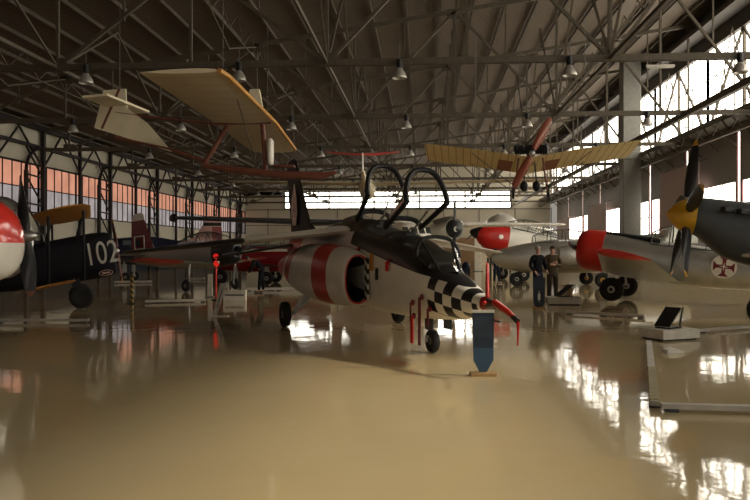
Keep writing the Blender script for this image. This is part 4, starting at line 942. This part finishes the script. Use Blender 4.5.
# far end: partition, blue bundles, column
t = thing('brown_partition', 'tall brown board partition at the far end behind the jet nose', 'partition', cw((459 - 375) / 730 * 62, 62), A)
MB().box((0, 0, 1.42), (3.3, .12, 2.8)).build('board', M['brown_board'], t, smooth=False)
for s in (-1, 1): MB().box((s * 1.3, 0, .015), (.12, .8, .03)).bar((s * 1.3, -.35, .03), (s * 1.3, 0, 1.0), .06).build('foot', M['dgrey'], t, smooth=False)
for i, (px, w, lab, mt_) in enumerate(((456, .9, 'dark blue draped bundle left of the pair before the brown partition', 'blue_cloth'), (466, .8, 'dark blue draped bundle right of the pair before the brown partition', 'navy'))):
    o = tag(MB().sph((0, 0, .42), .42, (w, .6, 1.0)).box((0, 0, .15), (w * .8, .5, .3)).build('cloth_bundle', M[mt_]), lab, 'bundle', 'blue bundles by the partition'); o.location = cw((px - 375) / 730 * 58, 58)
t = thing('white_upright_board', 'narrow white upright board right of the brown partition', 'board', cw((478 - 375) / 730 * 60, 60), A)
MB().box((0, 0, 1.5), (.55, .1, 3.0)).build('board', M['white'], t, smooth=False); MB().box((0, 0, .02), (.8, .6, .04)).build('foot', M['dgrey'], t, smooth=False)
# mauve boards hung on the door side
def hang_board(y, w, z0, z1, lab, off=.55):
    t = thing('hanging_board', lab, 'board', (XR - off, y, z0), -PI / 2, group='boards hung on the right wall')
    MB().box((0, 0, (z1 - z0) / 2), (w, .06, z1 - z0)).build('board', M['board_purple'], t, smooth=False)
    MB().bar((-w / 2 + .2, 0, z1 - z0), (-w / 2 + .2, off - .05, z1 - z0 + .2), .05).bar((w / 2 - .2, 0, z1 - z0), (w / 2 - .2, off - .05, z1 - z0 + .2), .05).build('hanger', M['cable'], t, smooth=False)
hang_board(46.2, 6.8, 2.4, 6.75, 'large mauve board on the right wall behind the yellow spinner')
hang_board(67.5, 7.0, 2.6, 5.9, 'smaller mauve board on the right wall left of the grey pillar')
hang_board(83.5, 7.0, 2.6, 5.4, 'farthest mauve board on the right wall near the back corner')

# ------------------------------------------------------------------ people
def skinmesh(pts, edges, rad, sub=2):
    me = bpy.data.meshes.new('body'); me.from_pydata([tuple(p) for p in pts], edges, []); o = bpy.data.objects.new('tmp', me); COL.objects.link(o)
    md = o.modifiers.new('s', 'SKIN'); md.use_smooth_shade = True
    for i, v in enumerate(me.skin_vertices[0].data):
        r = rad[i]; v.radius = r if isinstance(r, tuple) else (r, r); v.use_root = (i == 0)
    o.modifiers.new('ss', 'SUBSURF').levels = sub; o.modifiers['ss'].render_levels = sub
    bpy.context.view_layer.update()
    m2 = bpy.data.meshes.new_from_object(o.evaluated_get(bpy.context.evaluated_depsgraph_get()))
    bpy.data.objects.remove(o); return m2
def chain(J, spec, sub=2):
    """spec: list of chains [(joint, radius)...]; joints shared by name are merged"""
    idx = {}; P = []; R = []; Ed = []
    for ch in spec:
        prev = None
        for nme, r in ch:
            if nme not in idx: idx[nme] = len(P); P.append(V(J[nme])); R.append(r)
            i = idx[nme]
            if prev is not None and prev != i: Ed.append((prev, i))
            prev = i
    return skinmesh(P, Ed, R, sub)
def addmesh(name, me, mat, parent):
    me.materials.clear(); me.materials.append(mat)
    for p in me.polygons: p.use_smooth = True; p.material_index = 0
    o = bpy.data.objects.new(name, me); COL.objects.link(o); o.parent = parent; me.name = name; return o
def hand(J, side, wrist, dr, palm_n):
    """joints of a slightly curled hand: four unequal fingers and a thumb leaving the side of the palm"""
    dr, pn = V(dr).normalized(), V(palm_n).normalized(); sd = dr.cross(pn).normalized() * (1 if side == 'l' else -1)
    w = V(J[wrist]); k = side
    J[k + 'palm'] = w + dr * .05
    J[k + 'kn'] = w + dr * .09
    out = [[(wrist, .026), (k + 'palm', (.036, .018))]]
    for i, (o, ln) in enumerate(((-.03, .068), (-.010, .08), (.011, .074), (.030, .058))):
        a, b_, c = k + 'f%da' % i, k + 'f%db' % i, k + 'f%dc' % i
        J[a] = w + dr * .095 + sd * o; J[b_] = J[a] + dr * ln * .55 + pn * .012; J[c] = J[b_] + dr * ln * .35 + pn * .03
        out.append([(k + 'palm', (.036, .018)), (a, .0095), (b_, .009), (c, .0075)])
    J[k + 't1'] = w + dr * .045 - sd * .042 + pn * .01; J[k + 't2'] = J[k + 't1'] + dr * .04 - sd * .018 + pn * .012
    out.append([(k + 'palm', (.036, .018)), (k + 't1', .011), (k + 't2', .009)])
    return out
def person(label, loc, rz, J, tops, bottoms, hairm, shoe='black', palms=None):
    """J: joints in metres, local -y is forward"""
    t = thing('person', label, 'person', loc, rz, group='visitors')
    J = {k: V(v) for k, v in J.items()}
    hd = (J['top'] - J['neck']).normalized()
    fw = V(J.get('face', (0, -1, 0))); fw = (fw - hd * fw.dot(hd)).normalized()
    J['jaw'] = J['neck'] + hd * .085 + fw * .018; J['skull'] = J['neck'] + hd * .17 - fw * .005; J['crown'] = J['neck'] + hd * .225 - fw * .008
    spec = [[('pelvis', (.15, .10)), ('waist', (.135, .095)), ('chest', (.165, .105)), ('base', (.10, .075)), ('neck', .055), ('jaw', (.062, .066)), ('skull', (.076, .088)), ('crown', (.05, .06))]]
    for s in 'lr':
        spec.append([('base', (.10, .075)), (s + 'sh', .062), (s + 'el', .045), (s + 'wr', .03)])
        spec.append([('pelvis', (.15, .10)), (s + 'hip', .088), (s + 'kn_', .058), (s + 'an', .04), (s + 'toe', (.04, .028))])
        d = (J[s + 'wr'] - J[s + 'el']); n = V((0, -1, 0)) if not palms else V(palms[s])
        n = n - d.normalized() * n.dot(d.normalized())
        spec += hand(J, s, s + 'wr', d, n)
    body = addmesh('body', chain(J, spec, 2), M['skin'], t)
    # face
    side = hd.cross(fw).normalized(); fc = J['neck'] + hd * .135
    MB().tube([fc + fw * .072 + hd * .025, fc + fw * .098 - hd * .01, fc + fw * .078 - hd * .018], [.010, .016, .010], 8).build('nose', M['skin'], body)
    for s in (-1, 1):
        MB().sph(fc + fw * .075 + hd * .022 + side * .031 * s, .011).build('eye', M['dark_glass'], body); MB().sph(fc + side * .082 * s - fw * .01 + hd * .005, .026, (.45, .8, 1.1)).build('ear', M['skin'], body)
    MB().tube([fc + fw * .072 - hd * .05 - side * .024, fc + fw * .082 - hd * .05, fc + fw * .072 - hd * .05 + side * .024], .006, 6).build('mouth', M['maroon'], body)
    MB().sph(J['neck'] + hd * .185 - fw * .022, .098, (.92, 1.0, .78)).build('hair', M[hairm], body)
    # clothes follow the body
    k = 1.13
    J2 = dict(J)
    for s in 'lr': J2[s + 'cuff'] = J[s + 'el'].lerp(J[s + 'wr'], .93); J2[s + 'hem'] = J[s + 'kn_'].lerp(J[s + 'an'], .97)
    J2['hemw'] = J['pelvis'] - (J['waist'] - J['pelvis']) * .55; J2['coll'] = J['base'].lerp(J['neck'], .45)
    addmesh('jacket', chain(J2, [[('hemw', (.175, .125)), ('waist', (.16, .118)), ('chest', (.19, .128)), ('base', (.125, .09)), ('coll', (.07, .066))]] + [[('base', (.125, .09)), (s + 'sh', .082), (s + 'el', .062), (s + 'cuff', .046)] for s in 'lr'], 2), M[tops], t)
    J2['belt'] = J['pelvis'].lerp(J['waist'], .9)
    addmesh('trousers', chain(J2, [[('pelvis', (.165, .118)), ('belt', (.155, .112))]] + [[('pelvis', (.165, .118)), (s + 'hip', .105), (s + 'kn_', .076), (s + 'hem', .064)] for s in 'lr'], 2), M[bottoms], t)
    for s in 'lr':
        J2[s + 'heel'] = J[s + 'an'] + V((0, .02, -.03)); d = (J[s + 'toe'] - J[s + 'an']); d.z = 0; J2[s + 'tip'] = J[s + 'toe'] + d.normalized() * .07
        J2[s + 'tip'].z = .04; J2[s + 'heel'].z = .045
        addmesh('shoe', chain(J2, [[(s + 'heel', (.045, .045)), (s + 'toe', (.05, .04)), (s + 'tip', (.036, .03))]], 2), M[shoe], t)
    return t
def stand(**kw):
    J = dict(pelvis=(0, 0, .95), waist=(0, .01, 1.13), chest=(0, .015, 1.33), base=(0, .02, 1.47), neck=(0, .01, 1.545), top=(0, -.005, 1.78), face=(0, -1, 0),
             lsh=(.19, .02, 1.44), rsh=(-.19, .02, 1.44), lel=(.25, .03, 1.16), rel=(-.25, .03, 1.16), lwr=(.26, -.04, .90), rwr=(-.26, -.04, .90),
             lhip=(.09, 0, .90), rhip=(-.09, 0, .90), lkn_=(.10, -.01, .50), rkn_=(-.10, -.01, .50), lan=(.11, .02, .085), ran=(-.11, .02, .085), ltoe=(.12, -.11, .04), rtoe=(-.12, -.11, .04))
    J.update(kw); return J
M['jacket_black'] = pm('black_jacket', (.012, .013, .016), .9, spec=.1); M['olive'] = pm('olive_overall', (.10, .075, .045), .9, spec=.15); M['jeans'] = pm('dark_jeans', (.022, .032, .06), .9, spec=.1); M['brown_tr'] = pm('dark_brown_trousers', (.055, .038, .025), .8)
person('person in black jacket and dark jeans standing behind the round-ended blue board', cw((538 - 375) / 730 * 22.6, 22.6), A + .5,
       stand(lel=(.27, -.02, 1.18), lwr=(.17, -.2, 1.02), rel=(-.27, .06, 1.18), rwr=(-.2, -.12, .98), face=(.5, -1, 0)), 'jacket_black', 'jeans', 'grey_hair')
person('person in olive overalls with arms folded, beside the person in black', cw((552.5 - 375) / 730 * 23.0, 23.0), A - .1,
       stand(lel=(.25, -.05, 1.17), rel=(-.25, -.05, 1.17), lwr=(.02, -.22, 1.20), rwr=(-.04, -.20, 1.24), face=(-.4, -1, .0)), 'olive', 'brown_tr', 'hair', palms={'l': (0, 1, 0), 'r': (0, 1, 0)})
person('person in black bending forward behind the left wing of the jet', cw((259.5 - 375) / 730 * 28.6, 28.6), A + .1,
       dict(pelvis=(.08, 0, .90), waist=(.02, 0, 1.06), chest=(-.13, 0, 1.20), base=(-.25, 0, 1.27), neck=(-.32, 0, 1.29), top=(-.52, 0, 1.36), face=(-.6, 0, -.8),
            lsh=(-.22, -.17, 1.22), rsh=(-.22, .17, 1.22), lel=(-.30, -.2, .97), rel=(-.3, .2, .97), lwr=(-.42, -.12, .78), rwr=(-.42, .12, .78),
            lhip=(.07, -.08, .86), rhip=(.07, .08, .86), lkn_=(.02, -.11, .48), rkn_=(.10, .12, .48), lan=(-.02, -.12, .085), ran=(.14, .12, .085), ltoe=(-.15, -.14, .04), rtoe=(.01, .12, .04)),
       'jacket_black', 'jacket_black', 'hair', palms={'l': (0, 1, 0), 'r': (0, -1, 0)})
person('person in jeans half hidden behind the nose of the grey jet', cw((496 - 375) / 730 * 37.3, 37.3), A + .6, 
       stand(lkn_=(.14, -.05, .5), lan=(.2, .0, .085), ltoe=(.22, -.13, .04), lwr=(.2, -.18, 1.0)), 'dgrey', 'jeans', 'hair', shoe='white')

# ------------------------------------------------------------------ light, sky, camera
w = bpy.data.worlds.new('sky'); S.world = w; w.use_nodes = True
bg = w.node_tree.nodes['Background']; bg.inputs[0].default_value = (1.0, .93, .82, 1); bg.inputs[1].default_value = .3
sn = bpy.data.lights.new('hazy_sun', 'SUN'); sn.energy = 3.6; sn.angle = math.radians(4); sn.color = (1.0, .90, .74)
so = bpy.data.objects.new('hazy_sun', sn); COL.objects.link(so); so.location = (40, 0, 30)
so.rotation_euler = V((-1, .05, -.708)).to_track_quat('-Z', 'Y').to_euler()
cam = bpy.data.cameras.new('camera'); co = bpy.data.objects.new('camera', cam); COL.objects.link(co)
cam.sensor_width = 36; cam.lens = 730 / 750 * 36; cam.shift_y = 2 / 750; cam.clip_end = 300
co.location = (0, 0, 1.6); co.rotation_euler = (PI / 2, 0, A)
S.camera = co
vs = S.view_settings; vs.view_transform = 'Standard'; vs.look = 'None'; vs.gamma = 1; vs.use_curve_mapping = False; vs.exposure = 0.0
S.cycles.max_bounces = 8; S.cycles.diffuse_bounces = 4; S.cycles.glossy_bounces = 4; S.cycles.transparent_max_bounces = 16
S.cycles.use_denoising = True; S.cycles.sample_clamp_indirect = 6
